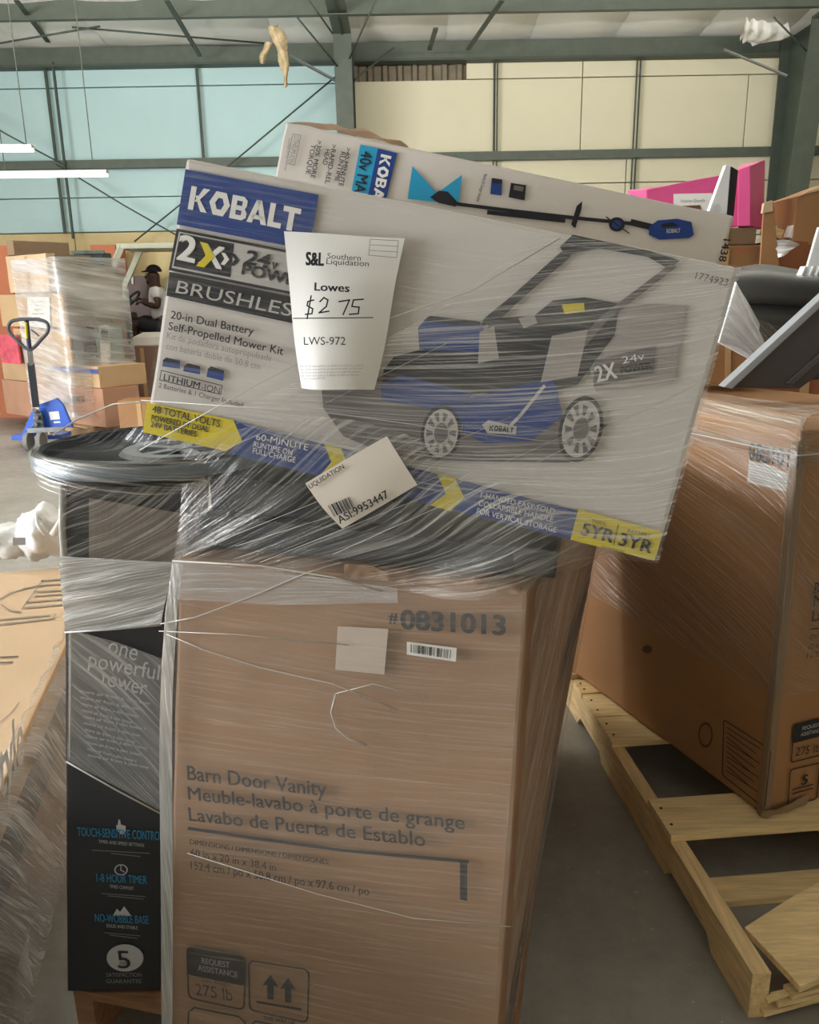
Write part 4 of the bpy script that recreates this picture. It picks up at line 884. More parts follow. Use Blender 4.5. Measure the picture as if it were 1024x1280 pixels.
kb = slab('kraft_carton', [(872, 478), (872, 424), (948, 432), (946, 482)], 2.72, .2, KRAFT2, .004, cuts=4, crumple=.003); thing(kb, 'small kraft carton under the white foam sheet on the right stack', 'box')
child(slab('tape', [(907, 480), (907, 428), (914, 429), (914, 481)], 2.716, .002, TAPE, 0), kb)
# black moulded liner
BLK = plain('black_moulding', rgb(58, 58, 56), rough=.45, spec=.45, var=.1)
rows = [[atY(905, 345, 3.2), atY(950, 337, 3.2), atY(1000, 344, 3.2), atY(1060, 352, 3.2)], [atY(905, 350, 3.08), atY(950, 348, 3.04), atY(1000, 352, 3.04), atY(1060, 358, 3.08)], [atY(905, 372, 3.02), atY(950, 371, 2.99), atY(1000, 374, 2.99), atY(1060, 378, 3.02)],
        [atY(905, 376, 3.07), atY(950, 375, 3.05), atY(1000, 377, 3.05), atY(1060, 380, 3.07)], [atY(905, 396, 3.04), atY(950, 396, 3.02), atY(1000, 398, 3.02), atY(1060, 400, 3.04)], [atY(905, 430, 3.06), atY(950, 430, 3.04), atY(1000, 430, 3.04), atY(1060, 432, 3.06)]]
lin = sheet('moulded_liner', rows, BLK, 40, 40); md = lin.modifiers.new('thick', 'SOLIDIFY'); md.thickness = .02; md.offset = -1
thing(lin, 'black moulded plastic liner behind the dark panel on the right stack', 'liner')
for x in (962, 975): child(tube('rib', [atY(x-4, 341, 3.12), atY(x-3, 350, 3.03), atY(x, 362, 3.0), atY(x+5, 372, 2.99)], .012, BLK, 8), lin)
child(sheet('lower_film', [[atY(945, 398, 3.0), atY(965, 405, 2.99), atY(990, 412, 2.98)], [atY(950, 425, 2.98), atY(970, 440, 2.97), atY(985, 442, 2.97)]], F_CAP, 20, 10, ang=.5, wrinkle=.005, wfreq=(6, 30), seed=8), lin)
lb_ = box('black_carton', (1.05, 3.02, ZT+.003), (1.75, 3.3, ZT+.19), BOXBLACK, .006); thing(lb_, 'low dark carton under the black moulded liner', 'box'); child(box('tape', (1.35, 3.017, ZT+.02), (1.42, 3.0205, ZT+.17), plain('black_tape', (0, 0, 0, 1)), 0), lb_)
# white packing sheet at the right edge
ws = slab('packing_sheet', [(1024, 284), (1060, 284), (1060, 346), (1008, 338)], 2.9, .015, MATS['white_foam'], cuts=3, crumple=.003); thing(ws, 'white foam packing sheet with a fringed lower edge at the right edge', 'foam')
for x in (1000, 1010, 1018): child(bar('fringe', atY(x+5, 334, 2.9), atY(x, 345, 2.89), .02, .012, MATS['white_foam']), ws)

# stack of cartons behind, on its own pallet
bp = pallet('wooden_pallet', (.9, 3.85, 0), V((1.5, .15, 0)), V((-.12, 1.1, 0)), REDW, 'brown pallet under the carton stack behind the right kraft box', [.0, .2, .4, .6, .8, 1.0])
def zc(py, px_, Y): return atY(px_, py, Y).z
def cart(name, x0, x1, Y, depth, z0, z1, mat, label, cat='box', yaw=.1, group=None, seed=0, tape=True):
    u = V((math.cos(yaw), math.sin(yaw), 0)); v = V((-math.sin(yaw), math.cos(yaw), 0)); c = V((x0, Y, z0)); wd = (x1-x0)/u.x
    o = ocart(c, u*wd, v*depth, uz*(z1-z0), mat, name, .005, .003, seed); thing(o, label, cat, group)
    if tape: child(obox('tape', c+u*wd*.46-v*.0045+uz*(z1-z0)*.02, u*.05, v*.001, uz*(z1-z0)*.96, TAPE, 0), o)
    return o
xA, xB, xC = atY(868, 300, 4.0).x, atY(957, 300, 4.0).x, atY(1040, 300, 4.0).x
zA = zc(283, 930, 4.0)
cart('kraft_carton', .95, 1.6, 3.98, .6, .143, .80, KRAFTD, 'lowest kraft carton of the stack behind the right kraft box', seed=1)
cart('kraft_carton', 1.68, 2.35, 4.06, .55, .143, 1.0, KRAFTD, 'lower right kraft carton of the stack behind the right kraft box', seed=2)
b1 = cart('kraft_carton', xA-.05, xB, 4.0, .5, .803, zc(306, 930, 4.0), KRAFT2, 'kraft carton with red print below the pink box', seed=3)
text(Face((xA, 3.99, 1), V((.1, -1, 0))), 'FRAGILE', (918, 316), (934, 315), plain('ink_red', rgb(190, 90, 80)), b1, cap=6, off=.012)
b2 = cart('flat_carton', xA-.03, xB-.02, 4.03, .45, zc(306, 930, 4.0)+.004, zA, KRAFTD, 'thin kraft carton directly beneath the pink box', seed=4)
cart('kraft_carton', xB+.07, xC+.25, 4.1, .45, 1.003, zc(301, 1000, 4.1), cardboard('kraft_red', rgb(150, 96, 66)), 'reddish kraft carton behind the white packing sheet', seed=5)
op = slab('flap', [(950, 332), (955, 262), (968, 258), (975, 336)], 3.96, .012, KRAFT2, cuts=2, crumple=.002); child(op, b1, 'upright flap with pale folded top')
fo_ = sub(slab('folded_top', [(953, 267), (955, 254), (966, 250), (967, 264)], 3.945, .02, KRAFT3), op); fo_['label'] = 'pale folded top'
oc = slab('open_carton', [(990, 309), (997, 245), (1060, 222), (1060, 300)], 4.12, .35, KRAFT2, .004, cuts=3, crumple=.004); thing(oc, 'tilted open kraft carton at the right edge by the steel column', 'box')
child(slab('flap', [(997, 246), (1012, 238), (1060, 222), (1060, 228)], 4.11, .01, KRAFT3), oc)
wd_ = bar('wood_offcut', atY(968, 283, 4.05), atY(990, 290, 4.05), .06, .045, PALEW, bevel=.004); wd_.data.transform(Matrix.Translation(V((0, .12, zc(301, 1000, 4.1)+.012-min(v.co.z for v in wd_.data.vertices))))); thing(wd_, 'short pale wood offcut lying between the cartons by the column', 'wood')
child(bar('white_cap', atY(986, 288, 4.16), atY(992, 290, 4.16), .066, .07, WHITEP), wd_)
pf_ = slab('packing_foam', [(966, 281), (988, 283), (992, 303), (968, 303)], 4.3, .02, MATS['white_foam']); thing(pf_, 'white foam scrap behind the wood offcut', 'foam')
pl_ = sheet('plastic_wrap', [[atY(970, 300, 3.96), atY(985, 300, 3.95), atY(1000, 306, 3.96)], [atY(972, 322, 3.94), atY(980, 320, 3.92), atY(990, 312, 3.94)]], film('film_scrap', base=.4, fine=.4, broad=.3), 16, 12, wrinkle=.02, wfreq=(8, 20), seed=6); thing(pl_, 'scrap of clear plastic beside the upright kraft flap', 'film')
# pink box with one end popped up
PINK = plain('pink_board', rgb(212, 84, 138), rough=.45, var=.06)
pkY = 4.05
def pk(x, y, d=0): return atY(x, y, pkY+d)
bm_ = [pk(808, 284, .08), pk(938, 285, 0), pk(938, 285, 0)+V((-.05, .34, 0)), pk(808, 284, .08)+V((-.05, .34, 0)), pk(808, 237, .08), pk(896, 221, .04), pk(896, 221, .04)+V((-.05, .3, .02)), pk(822, 226, .08)+V((-.05, .34, .0))]
zb_ = zA+.004
def setz(p, z): p = p.copy(); p.z = z; return p
for i in range(4): bm_[i] = setz(bm_[i], zb_)
pink = hexa('pink_box', [bm_[0], setz(pk(925, 285, .01), zb_), setz(pk(925, 285, .01)+V((-.05, .34, 0)), zb_), bm_[3], bm_[4], pk(925, 214, .01), pk(925, 214, .01)+V((-.05, .34, 0)), bm_[7]], PINK, .006, 6, .004, 3)
thing(pink, 'bright pink cardboard box with white label lying on the carton stack at the right', 'box')
e0 = [setz(pk(922, 285), zb_), setz(pk(938, 288, -.02), zb_), setz(pk(957, 268, .22), zb_), setz(pk(925, 268, .3), zb_)]
e1 = [pk(922, 213), pk(938, 207, -.02), pk(957, 200, .22), pk(925, 206, .3)]
child(hexa('end_flap', e0+e1, PINK, .004, 3, .003, 5), pink, 'popped up pink end')
fp = Face(pk(850, 250, .035), V((-.12, -1, 0)))
lb = poly(fp, [(841, 243), (889, 242), (889, 266), (841, 268)], WHITEP, pink, .02, 'paper_label'); lb['label'] = 'white paper label'
text(fp, 'Home Goods', (850, 254), (880, 253), GREYP, pink, cap=4, off=.024); poly(fp, [(852, 258), (874, 257), (876, 266), (850, 267)], plain('ink_brown', (0, 0, 0, 1)), pink, .023)
# white and black foam strip standing up
st = slab('foam_strip', [(866, 318), (884, 272), (908, 206), (915, 207), (908, 272), (886, 322)], 3.1, .03, MATS['white_foam'], cuts=2, crumple=.003); thing(st, 'tall white foam strip with black side standing before the pink box', 'foam')
child(slab('black_side', [(888, 318), (909, 272), (914, 208), (923, 213), (917, 272), (896, 322)], 3.095, .035, plain('black_fabric', rgb(42, 38, 38), rough=.8)), st, 'black side')
child(slab('lower_tail', [(880, 270), (898, 252), (912, 268), (909, 274)], 3.1, .02, MATS['white_foam']), st)

# ================================================================== left pallet
E0 = V((-.843, 1.431, 0)); le = V((-.215, .977, 0)); ll = V((-.977, -.215, 0))
t0, t1, LW = -.55, 1.47, 1.15
o0 = E0+le*t0
lp = pallet('wooden_pallet', tuple(E0+le*.06+ll*(LW-.02)), -ll*(LW-.14), le*1.25, plain('red_stained_wood', rgb(160, 98, 70), var=.25, rough=.7), 'red stained pallet at the left under the flat furniture carton', [.0, .2, .4, .6, .8, 1.0])
def lbx(name, z0, z1, mat, label, inset=0.0, seed=0, ta=t0, tb_=t1):
    o = ocart(E0+le*ta+ll*inset+uz*z0, ll*(LW-inset), le*(tb_-ta), uz*(z1-z0), mat, name, .006, .002, seed); return thing(o, label, 'box')
l3 = lbx('flat_carton', .143, .36, KRAFTD, 'lowest kraft carton of the film wrapped load at the left', .03, 2)
l2 = lbx('flat_carton', .363, .50, BOXBLACK, 'dark carton with white script lettering, middle of the left load', .012, 3)
l1 = lbx('flat_carton', .503, .60, KRAFT3, 'flat pale kraft carton with printed shelf drawing, top of the left load', 0, 4)
for b_, z in ((l3, .25), (l1, .55)): child(obox('tape', E0+le*.7-ll*.004+uz*(z-.02), le*.3, ll*.001, uz*.04, TAPE, 0), b_)
ltop = Face((0, 0, .6), V((0, 0, 1)))
GL = plain('ink_drawing', rgb(150, 140, 128))
for pts in ([(53, 727), (88, 724)], [(50, 733), (86, 730)], [(30, 761), (85, 756)], [(34, 754), (86, 749)], [(0, 782), (67, 774)], [(0, 776), (62, 770)], [(67, 774), (70, 769)], [(53, 727), (28, 762)], [(47, 741), (84, 738)], [(44, 746), (84, 743)], [(0, 750), (14, 742), (30, 737), (48, 733)], [(2, 757), (12, 764), (27, 767)]): outline(ltop, pts, 1.6, GL, l1, .004, False)
for y in (823, 830): outline(ltop, [(0, y), (23-(y-823), y-1)], 1.3, INK, l1, .004, False)
outline(ltop, [(0, 905), (14, 893), (24, 880)], 1.2, GL, l1, .004, False)
lside = Face(E0, -ll)
for i in range(1): text(lside, 'Style', (-12, 1020), (28, 948), WHITEP, l2, cap=24, off=.004, slant=.25, bold=.02)
F_LEFT = film('film_left', base=.36, fine=.42, broad=.34, gloss=.55, rough=.2, tint=(.82, .80, .78), bump=.9)
wr3 = empty('stretch_film', E0+le*.4+ll*.5+uz*.12, 'crumpled clear film over the side of the left pallet load, with a loose tail', 'film')
def lpt(t, z, o): return E0+le*t-ll*o+uz*z
ts = (-.5, -.2, .15, .5, .9, 1.45)
child(sheet('wrap_layer', [[lpt(t, .61, -.02) for t in ts], [lpt(t, .55, .012) for t in ts], [lpt(t, .40, .02) for t in ts], [lpt(t, .24, .03) for t in ts], [lpt(t, .11+.03*math.sin(t*7), .012) for t in ts]], F_LEFT, 110, 60, ang=.75, wrinkle=.012, wfreq=(5, 22), seed=41), wr3)
tl = [atZ(24, 1168, .11), atZ(30, 1185, .08), atZ(27, 1203, .05), atZ(36, 1222, .02), atZ(40, 1232, .008)]
child(tube('film_tail', tl, [.02, .012, .014, .008, .003], plain('white_film_tail', rgb(225, 225, 222), rough=.35), 7), wr3, 'loose white film tail')
child(sheet('film_fold', [[atZ(0, 1168, .13), atZ(18, 1168, .125), atZ(40, 1150, .13)], [atZ(0, 1192, .1), atZ(18, 1190, .1), atZ(34, 1178, .1)]], F_DENSE, 20, 12, wrinkle=.012, wfreq=(12, 20), seed=3), wr3)
# plastic bags on the far end
BAG = plain('white_plastic_bag', rgb(226, 226, 224), rough=.3, spec=.5, var=.05, bump=.3, bscale=22)
def bag(c, r, label, seed):
    bm = bmesh.new(); bmesh.ops.create_icosphere(bm, subdivisions=4, radius=1)
    for v in bm.verts:
        d = v.co.normalized(); n = mnoise.noise(d*1.7+V((seed, 0, 0)))*.3+abs(mnoise.noise(V((d.x*7, d.y*7, d.z*2+seed))))*.2
        v.co = V((d.x*r[0], d.y*r[1], max(d.z, -.75)*r[2]))*(1+n); v.co += V(c)
    o = from_bm('plastic_bag', bm, BAG, True); lo = min(v.co.z for v in o.data.vertices); o.data.transform(Matrix.Translation(V((0, 0, .604-lo))))
    thing(o, label, 'bag'); return o
g1 = bag(atZ(60, 700, .6)+V((0, .02, .09)), (.105, .1, .10), 'larger white plastic bag on the far end of the pale flat carton', 1)
g2 = bag(atZ(14, 700, .6)+V((0, .02, .06)), (.085, .09, .065), 'smaller white plastic bag at the left edge beside the larger bag', 5)
P0 = atZ(62, 665, .6); top = atY(62, 655, 2.85)
child(tube('tied_handle', [atY(58, 668, 2.78), atY(48, 655, 2.78), atY(45, 645, 2.80), atY(52, 650, 2.8)], [.012, .01, .006, .003], BAG, 7), g1)
child(tube('tied_handle', [atY(66, 668, 2.78), atY(76, 652, 2.78), atY(80, 640, 2.8)], [.014, .012, .006], BAG, 7), g1)
child(sheet('printed_face', [[atY(16, 672, 2.70), atY(32, 672, 2.70)], [atY(16, 682, 2.69), atY(32, 681, 2.69)]], GREYP, 4, 4), g2)

# ================================================================== background left: wrapped pallet of cartons
ga = math.radians(38); dl = V((-math.cos(ga), math.sin(ga), 0)); dr = V((math.sin(ga), math.cos(ga), 0))
def px_of(p):
    v = p-O; z = v.dot(FWD); return 512+F*v.dot(RIGHT)/z
def reach(P, d, x):
    lo, hi = 0.0, 3.0
    inc = px_of(P+d*.1) > px_of(P)
    for _ in range(40):
        m = (lo+hi)/2
        if (px_of(P+d*m) < x) == inc: lo = m
        else: hi = m
    return max(lo, .03)
GB = 'cartons of the wrapped pallet at the far left'
def bgbox(c, Y, z0, z1, xl, xr, mat, label, P=None, name='kraft_carton', seed=0, tape=True):
    P = V((atY(c, 420, Y).x, Y, 0)) if P is None else P
    l = reach(P+uz*z0, dl, xl) if xl is not None else .5; r = reach(P+uz*z0, dr, xr)
    o = ocart(P+uz*z0, dr*r, dl*l, uz*(z1-z0-.004), mat, name, .008, .004, seed); thing(o, label, 'box', GB)
    if tape: child(obox('tape', P+dl*l*.45-dr*.006+uz*(z0+.01), dl*.06, dr*.002, uz*(z1-z0-.03), TAPE, 0), o)
    return o, P+dr*r, l, r
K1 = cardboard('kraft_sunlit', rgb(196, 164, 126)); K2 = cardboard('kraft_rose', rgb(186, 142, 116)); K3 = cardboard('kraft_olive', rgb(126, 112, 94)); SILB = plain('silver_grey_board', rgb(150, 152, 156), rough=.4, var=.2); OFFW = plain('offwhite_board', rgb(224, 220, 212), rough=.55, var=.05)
wp = pallet('wooden_pallet', (-4.72, 9.85, 0), -dl*1.05, dr*1.05, wood('weathered_pine', rgb(186, 160, 124)), 'weathered pine pallet under the wrapped cartons at the far left', [0, .2, .4, .6, .8, .95])
for c in wp.children: pass
wp.location += V((0, 0, 0))
bs, _, _, _ = bgbox(120, 9.25, .145, .60, 8, 178, K2, 'lowest kraft carton with dark capital lettering on the far left pallet', seed=1)
fS = Face(_ if False else bs.location+V((0, 0, .3)), V((0, -1, 0)))
P_b = V((atY(120, 420, 9.25).x, 9.25, 0)); fS = Face(P_b-dr*.008, -dr)
text(fS, 'SUMMIT', (72, 506), (108, 503), INK, bs, cap=8, bold=.01, off=.006)
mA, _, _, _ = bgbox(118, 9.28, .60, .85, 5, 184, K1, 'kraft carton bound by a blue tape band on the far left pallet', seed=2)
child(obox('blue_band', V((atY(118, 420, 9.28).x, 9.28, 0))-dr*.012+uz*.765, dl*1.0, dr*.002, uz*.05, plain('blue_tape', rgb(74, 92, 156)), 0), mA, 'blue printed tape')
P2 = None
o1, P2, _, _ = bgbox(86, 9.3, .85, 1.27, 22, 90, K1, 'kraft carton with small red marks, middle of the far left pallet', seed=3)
o2, P3, _, _ = bgbox(0, 0, .85, 1.26, None, 107, SILB, 'silver grey carton right of the red marked carton on the far left pallet', P=P2+dr*.01, name='silver_carton', seed=4, tape=False)
o3, P4, _, _ = bgbox(0, 0, .85, 1.28, None, 122, plain('dark_grey_board', rgb(86, 84, 84), var=.15), 'dark grey tall carton on the far left pallet', P=P3+dr*.01, name='dark_carton', seed=5, tape=False)
o4, P5, _, _ = bgbox(0, 0, .85, 1.29, None, 157, plain('grey_green_board', rgb(136, 146, 138), var=.15), 'grey green carton with a dark oval print on the far left pallet', P=P4+dr*.01, name='printed_carton', seed=6, tape=False)
f4 = Face(P4+dl*-.012, -dl); poly(f4, [(123, 407), (136, 405), (138, 455), (126, 455)], OFFW, o4, .008); disc(f4, (130, 418), 5, 9, INK2, o4, .012)
PW = V((atY(22, 420, 9.9).x, 9.75, 0))
ow, _, _, _ = bgbox(20, 9.86, .85, 1.2, 2, 24, plain('red_white_board', rgb(206, 90, 104), var=.3, scale=9), 'small red and white carton at the left of the far left pallet', name='red_carton', seed=7, tape=False)
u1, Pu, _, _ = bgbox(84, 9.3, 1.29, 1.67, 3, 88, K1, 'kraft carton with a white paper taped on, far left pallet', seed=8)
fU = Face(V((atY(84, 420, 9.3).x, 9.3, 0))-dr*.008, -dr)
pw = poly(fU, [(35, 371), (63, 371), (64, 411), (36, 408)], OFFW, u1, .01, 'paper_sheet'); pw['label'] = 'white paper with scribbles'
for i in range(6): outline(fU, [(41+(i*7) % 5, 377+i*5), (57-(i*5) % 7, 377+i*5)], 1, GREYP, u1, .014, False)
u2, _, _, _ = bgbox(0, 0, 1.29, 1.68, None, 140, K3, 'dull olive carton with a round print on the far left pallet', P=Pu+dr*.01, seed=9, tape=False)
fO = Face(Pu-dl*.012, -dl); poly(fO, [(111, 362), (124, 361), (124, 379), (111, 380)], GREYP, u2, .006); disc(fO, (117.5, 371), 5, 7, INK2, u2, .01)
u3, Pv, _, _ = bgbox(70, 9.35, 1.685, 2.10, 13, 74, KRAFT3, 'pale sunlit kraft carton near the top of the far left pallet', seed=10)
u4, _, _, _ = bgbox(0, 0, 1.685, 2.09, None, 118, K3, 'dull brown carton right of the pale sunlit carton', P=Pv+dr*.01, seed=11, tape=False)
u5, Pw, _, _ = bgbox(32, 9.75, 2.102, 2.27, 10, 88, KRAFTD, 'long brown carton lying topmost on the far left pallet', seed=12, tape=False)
tg = box('dark_tray', (atY(91, 310, 10.6).x, 10.6, 2.0), (atY(128, 310, 10.6).x, 10.9, 2.17), plain('dark_green_tray', rgb(66, 80, 76), rough=.4), .01); thing(tg, 'dark green tray behind the top cartons of the far left pallet', 'tray')
child(box('tray_rim', (atY(91, 310, 10.6).x-.02, 10.58, 2.15), (atY(128, 310, 10.6).x+.02, 10.62, 2.19), plain('tray_rim', rgb(110, 124, 122)), .004), tg)
tgb = cart('kraft_carton', atY(92, 310, 10.6).x-.05, atY(130, 310, 10.6).x, 10.62, .5, 0, 1.996, KRAFTD, 'tall kraft carton under the dark green tray', seed=13, yaw=0)
F_FAR = film('film_far', base=.14, fine=.2, broad=.5, gloss=.2, rough=.35, tint=(.9, .9, .9), bump=.6, vs=.15, us=.4)
wr4 = empty('stretch_film', V((-4.1, 9.6, .145)), 'clear stretch film round the cartons of the far left pallet', 'film')
Pn = V((atY(84, 420, 9.2).x, 9.18, 0))
child(sheet('wrap_layer', [[Pn+dl*t+uz*z for t in (1.02, .65, .3, 0)]+[Pn+dr*t+uz*z for t in (.4, .85)] for z in (2.05, 1.6, 1.0, .6, .25)], F_FAR, 50, 40, ang=.15, wrinkle=.02, wfreq=(3, 12), seed=51), wr4)
# orange cartons behind
ORG = cardboard('orange_board', rgb(188, 116, 84))
cart('orange_carton', -6.2, atY(12, 330, 11.3).x, 11.3, .5, 0, zc(307, 5, 11.3), ORG, 'tall orange brown carton at the left edge behind the wrapped pallet', yaw=0, seed=14)
oc2 = cart('orange_carton', atY(115, 330, 12.4).x, atY(146, 330, 12.4).x, 12.4, .45, 0, zc(306, 130, 12.4), ORG, 'orange carton with tool pictures behind the forklift pillars', yaw=0, seed=15, tape=False)
fo = Face((0, 12.39, 1), V((0, -1, 0))); MAR = plain('ink_maroon', rgb(120, 50, 44))
outline(fo, [(124, 323), (142, 324), (141, 342), (125, 340)], 1, MAR, oc2, .01); disc(fo, (132, 328), 3.5, 5.5, INK2, oc2, .012); poly(fo, [(119, 333), (126, 332), (126, 337), (119, 337)], OFFW, oc2, .012); disc(fo, (129, 346), 2.6, 2.6, plain('ink_red', (0, 0, 0, 1)), oc2, .012)
oc3 = cart('grey_carton', atY(150, 330, 12.45).x, atY(182, 330, 12.45).x, 12.45, .4, 0, zc(345, 170, 12.45), plain('mauve_board', rgb(112, 96, 92)), 'dark mauve carton behind the forklift steering wheel', yaw=0, seed=16, tape=False)
fo = Face((0, 12.44, 1), V((0, -1, 0))); poly(fo, [(164, 347), (167, 346), (167, 355), (165, 355)], OFFW, oc3, .01)
bk2 = cart('kraft_carton', atY(138, 500, 8.7).x, atY(190, 500, 8.7).x, 8.9, .35, 0, zc(501, 160, 8.9), KRAFT2, 'kraft carton on the floor right of the lettered carton, behind the lid', yaw=0, seed=17)
bk3 = cart('kraft_carton', atY(158, 500, 10.7).x+.0, atY(190, 500, 10.7).x+.2, 10.7, .35, 0, zc(433, 172, 10.7), cardboard('kraft_plum', rgb(136, 108, 92)), 'plum brown carton in front of the forklift body', yaw=0, seed=18)

# ------------------------------------------------------------------ pallet jack
BLUE = plain('jack_blue', rgb(44, 92, 196), rough=.35, spec=.5, var=.08); DGREY = plain('jack_dark', rgb(66, 70, 78), rough=.4, var=.1); CHR = plain('jack_chrome', rgb(170, 174, 178), rough=.25, metal=.8, var=.1)
JY = 8.75
def j(x, y, d=0): return atY(x, y, JY+d)
jr = empty('pallet_jack', setz(j(55, 545), 0), 'blue hand pallet jack with looped handle before the wrapped cartons', 'pallet jack')
lp_ = [(37, 437), (20, 424), (11, 413), (13, 403), (23, 399.5), (36, 399), (49, 399.5), (59, 404), (60, 414), (52, 424)]
def cr2(P, n=5):
    out = []; m = len(P)
    for i in range(m):
        p0, p1, p2_, p3 = P[i-1], P[i], P[(i+1) % m], P[(i+2) % m]
        for k in range(n):
            f = k/n; out.append(tuple(.5*(2*b+(c-a)*f+(2*a-5*b+4*c-d)*f*f+(3*b-a-3*c+d)*f**3) for a, b, c, d in zip(p0, p1, p2_, p3)))
    return out
child(tube('handle_loop', [j(*p, -.25) for p in cr2(lp_)], .018, DGREY, 8, True), jr)
hs_ = child(bar('handle_stem', j(33, 400, -.25), j(37, 438, -.24), .035, .03, DGREY), jr); yl_ = sub(bar('stem_label', j(32.5, 403, -.275), j(34, 423, -.275), .045, .01, YEL), hs_); yl_['label'] = 'yellow warning label'; sub(bar('stem_label', j(34.5, 424, -.275), j(36, 436, -.275), .045, .01, plain('purple_label', rgb(96, 92, 150))), hs_)
child(bar('lever', j(39, 412, -.27), j(49, 420, -.27), .014, .014, DGREY), jr)
child(bar('shaft', j(37, 437, -.24), j(39, 456, -.2), .05, .04, CHR), jr); child(bar('shaft', j(38.5, 454, -.2), j(45, 508, -.08), .07, .05, DGREY), jr)
child(hexa('pump_body', [setz(j(42, 535, -.08), .2), setz(j(56, 535, -.08), .2), setz(j(56, 535, .12), .2), setz(j(42, 535, .12), .2), setz(j(41, 508, -.06), .42), setz(j(52, 508, -.06), .42), setz(j(52, 508, .08), .42), setz(j(41, 508, .08), .42)], DGREY, .02), jr)
for x, y in ((43, 513), (45, 522), (44, 531)): child(cyl('fitting', j(x, y, -.12), j(x, y, -.06), .025, CHR, 12), jr)
pts = [(48, 506), (70, 498), (78, 506), (90, 534), (52, 536)]
def prism(name, P, th, mat):
    P = [V(p) for p in P]; n = (P[1]-P[0]).cross(P[2]-P[0]).normalized()
    if n.y < 0: n = -n
    bm = bmesh.new(); A = [bm.verts.new(p) for p in P]; B = [bm.verts.new(p+n*th) for p in P]; m = len(P)
    for i in range(m): bm.faces.new((A[i], A[(i+1) % m], B[(i+1) % m], B[i]))
    bm.faces.new(A); bm.faces.new(B[::-1]); return from_bm(name, bm, mat)
fr = child(prism('frame', [j(*p) for p in pts], .05, BLUE), jr); child(prism('frame_side', [j(39, 515, .0), j(46, 512), j(38, 545), j(24, 552), j(27, 545)], .05, BLUE), jr)
sub(prism('frame_label', [j(61, 515, -.004), j(73, 514, -.004), j(75, 524, -.004), j(63, 525, -.004)], .002, WHITEP), fr); sub(prism('frame_label', [j(67, 527, -.004), j(75, 526.5, -.004), j(75.5, 528.5, -.004), j(67.5, 529, -.004)], .002, WHITEP), fr)
child(bar('axle_bar', j(35, 538, -.1), j(80, 536, -.08), .05, .05, CHR), jr)
gz = j(24, 552).z
for k in (-1, 1):
    child(obox('fork', V((j(40, 545).x+k*.2-.08, JY+.1, .09)), V((.16, 0, 0)), V((.0, .28, 0)), V((0, 0, .05)), BLUE, .008), jr)
    child(cyl('wheel', V((j(48, 552).x+k*.07-.025, JY-.08, .1)), V((j(48, 552).x+k*.07+.025, JY-.08, .1)), .1, plain('wheel_grey', rgb(128, 126, 122), rough=.5), 24), jr)

# ------------------------------------------------------------------ forklift and its driver
FB = plain('forklift_ivory', rgb(196, 198, 178), rough=.4, var=.05); FD = plain('forklift_dark', rgb(52, 56, 58), rough=.5); TEALB = plain('teal_stripe', rgb(88, 176, 176))
FY = 11.65
def k_(x, y, d=0): return atY(x, y, FY+d)
fk = empty('forklift', setz(k_(190, 540), 0), 'ivory forklift with slanted roof pillars behind the mower carton at the left', 'forklift')
child(bar('guard_pillar', k_(131, 357, -.45), k_(152, 307, -.3), .09, .07, FB), fk); child(bar('guard_pillar', k_(150, 371, .35), k_(177, 309, .4), .09, .07, FB), fk)
child(bar('pillar_foot', k_(146, 372, .35), k_(157, 369, .35), .1, .12, FB), fk)
GZ = k_(180, 306).z
rf = [k_(145, 306, -.35), k_(260, 309, -.35), k_(260, 309, .5), k_(172, 309, .5)]
child(hexa('overhead_guard', [setz(p, GZ-.07) for p in rf]+[setz(p, GZ) for p in rf], FB, .01), fk)
for i in range(6): child(bar('guard_slat', setz(k_(165+i*16, 309, -.3), GZ-.035), setz(k_(165+i*16, 309, .45), GZ-.035), .03, .08, FB), fk)
child(bar('guard_pillar', setz(k_(262, 309, -.3), GZ-.05), setz(k_(266, 309, -.3), .9), .08, .07, FB), fk); child(bar('guard_pillar', setz(k_(262, 309, .45), GZ-.05), setz(k_(266, 309, .45), .9), .08, .07, FB), fk)
child(tube('grab_handle', [k_(141, 350, -.42), k_(146, 350, -.44), k_(148, 342, -.44), k_(147, 338, -.44), k_(143, 337, -.42)], .018, plain('handle_white', rgb(220, 222, 220)), 8), fk)
xl_, xr_ = k_(140, 450).x, k_(275, 450).x
child(box('chassis', (xl_, FY-.35, .22), (xr_, FY+.55, .78), FD, .04), fk)
child(box('dash', (k_(146, 380).x, FY-.2, .7), (k_(160, 380).x, FY+.4, 1.42), FD, .05), fk)
child(tube('steering_wheel', [k_(165, 374, .1)+V((math.cos(t)*.10, math.sin(t)*.17, math.cos(t)*.10)) for t in [i*math.pi/10 for i in range(20)]], .018, FD, 8, True), fk)
child(bar('steering_column', k_(156, 384, .1), k_(165, 375, .1), .05, .05, FD), fk)
child(box('seat', (k_(186, 400).x, FY-.18, .75), (k_(216, 400).x, FY+.36, .95), BLACKP, .05), fk); child(box('seat_back', (k_(212, 400).x, FY-.18, .9), (k_(222, 400).x, FY+.36, 1.5), BLACKP, .05), fk)
cw = [(.28, .0), (.33, .05), (.36, .3), (.34, .62), (.26, .78), (.12, .84)]
child(lathe('rear_cowl', (k_(196, 450).x+.14, FY-.55, .3), [(r, z*1.02) for r, z in cw], OFFW, 32, 1, .6), fk); sub(lathe('cowl_stripe', (k_(196, 450).x+.14, FY-.55, .3), [(.362, .46), (.366, .46), (.362, .54), (.356, .54)], TEALB, 32, 1, .6, True), [c for c in fk.children if c.name.startswith('rear_cowl')][0])
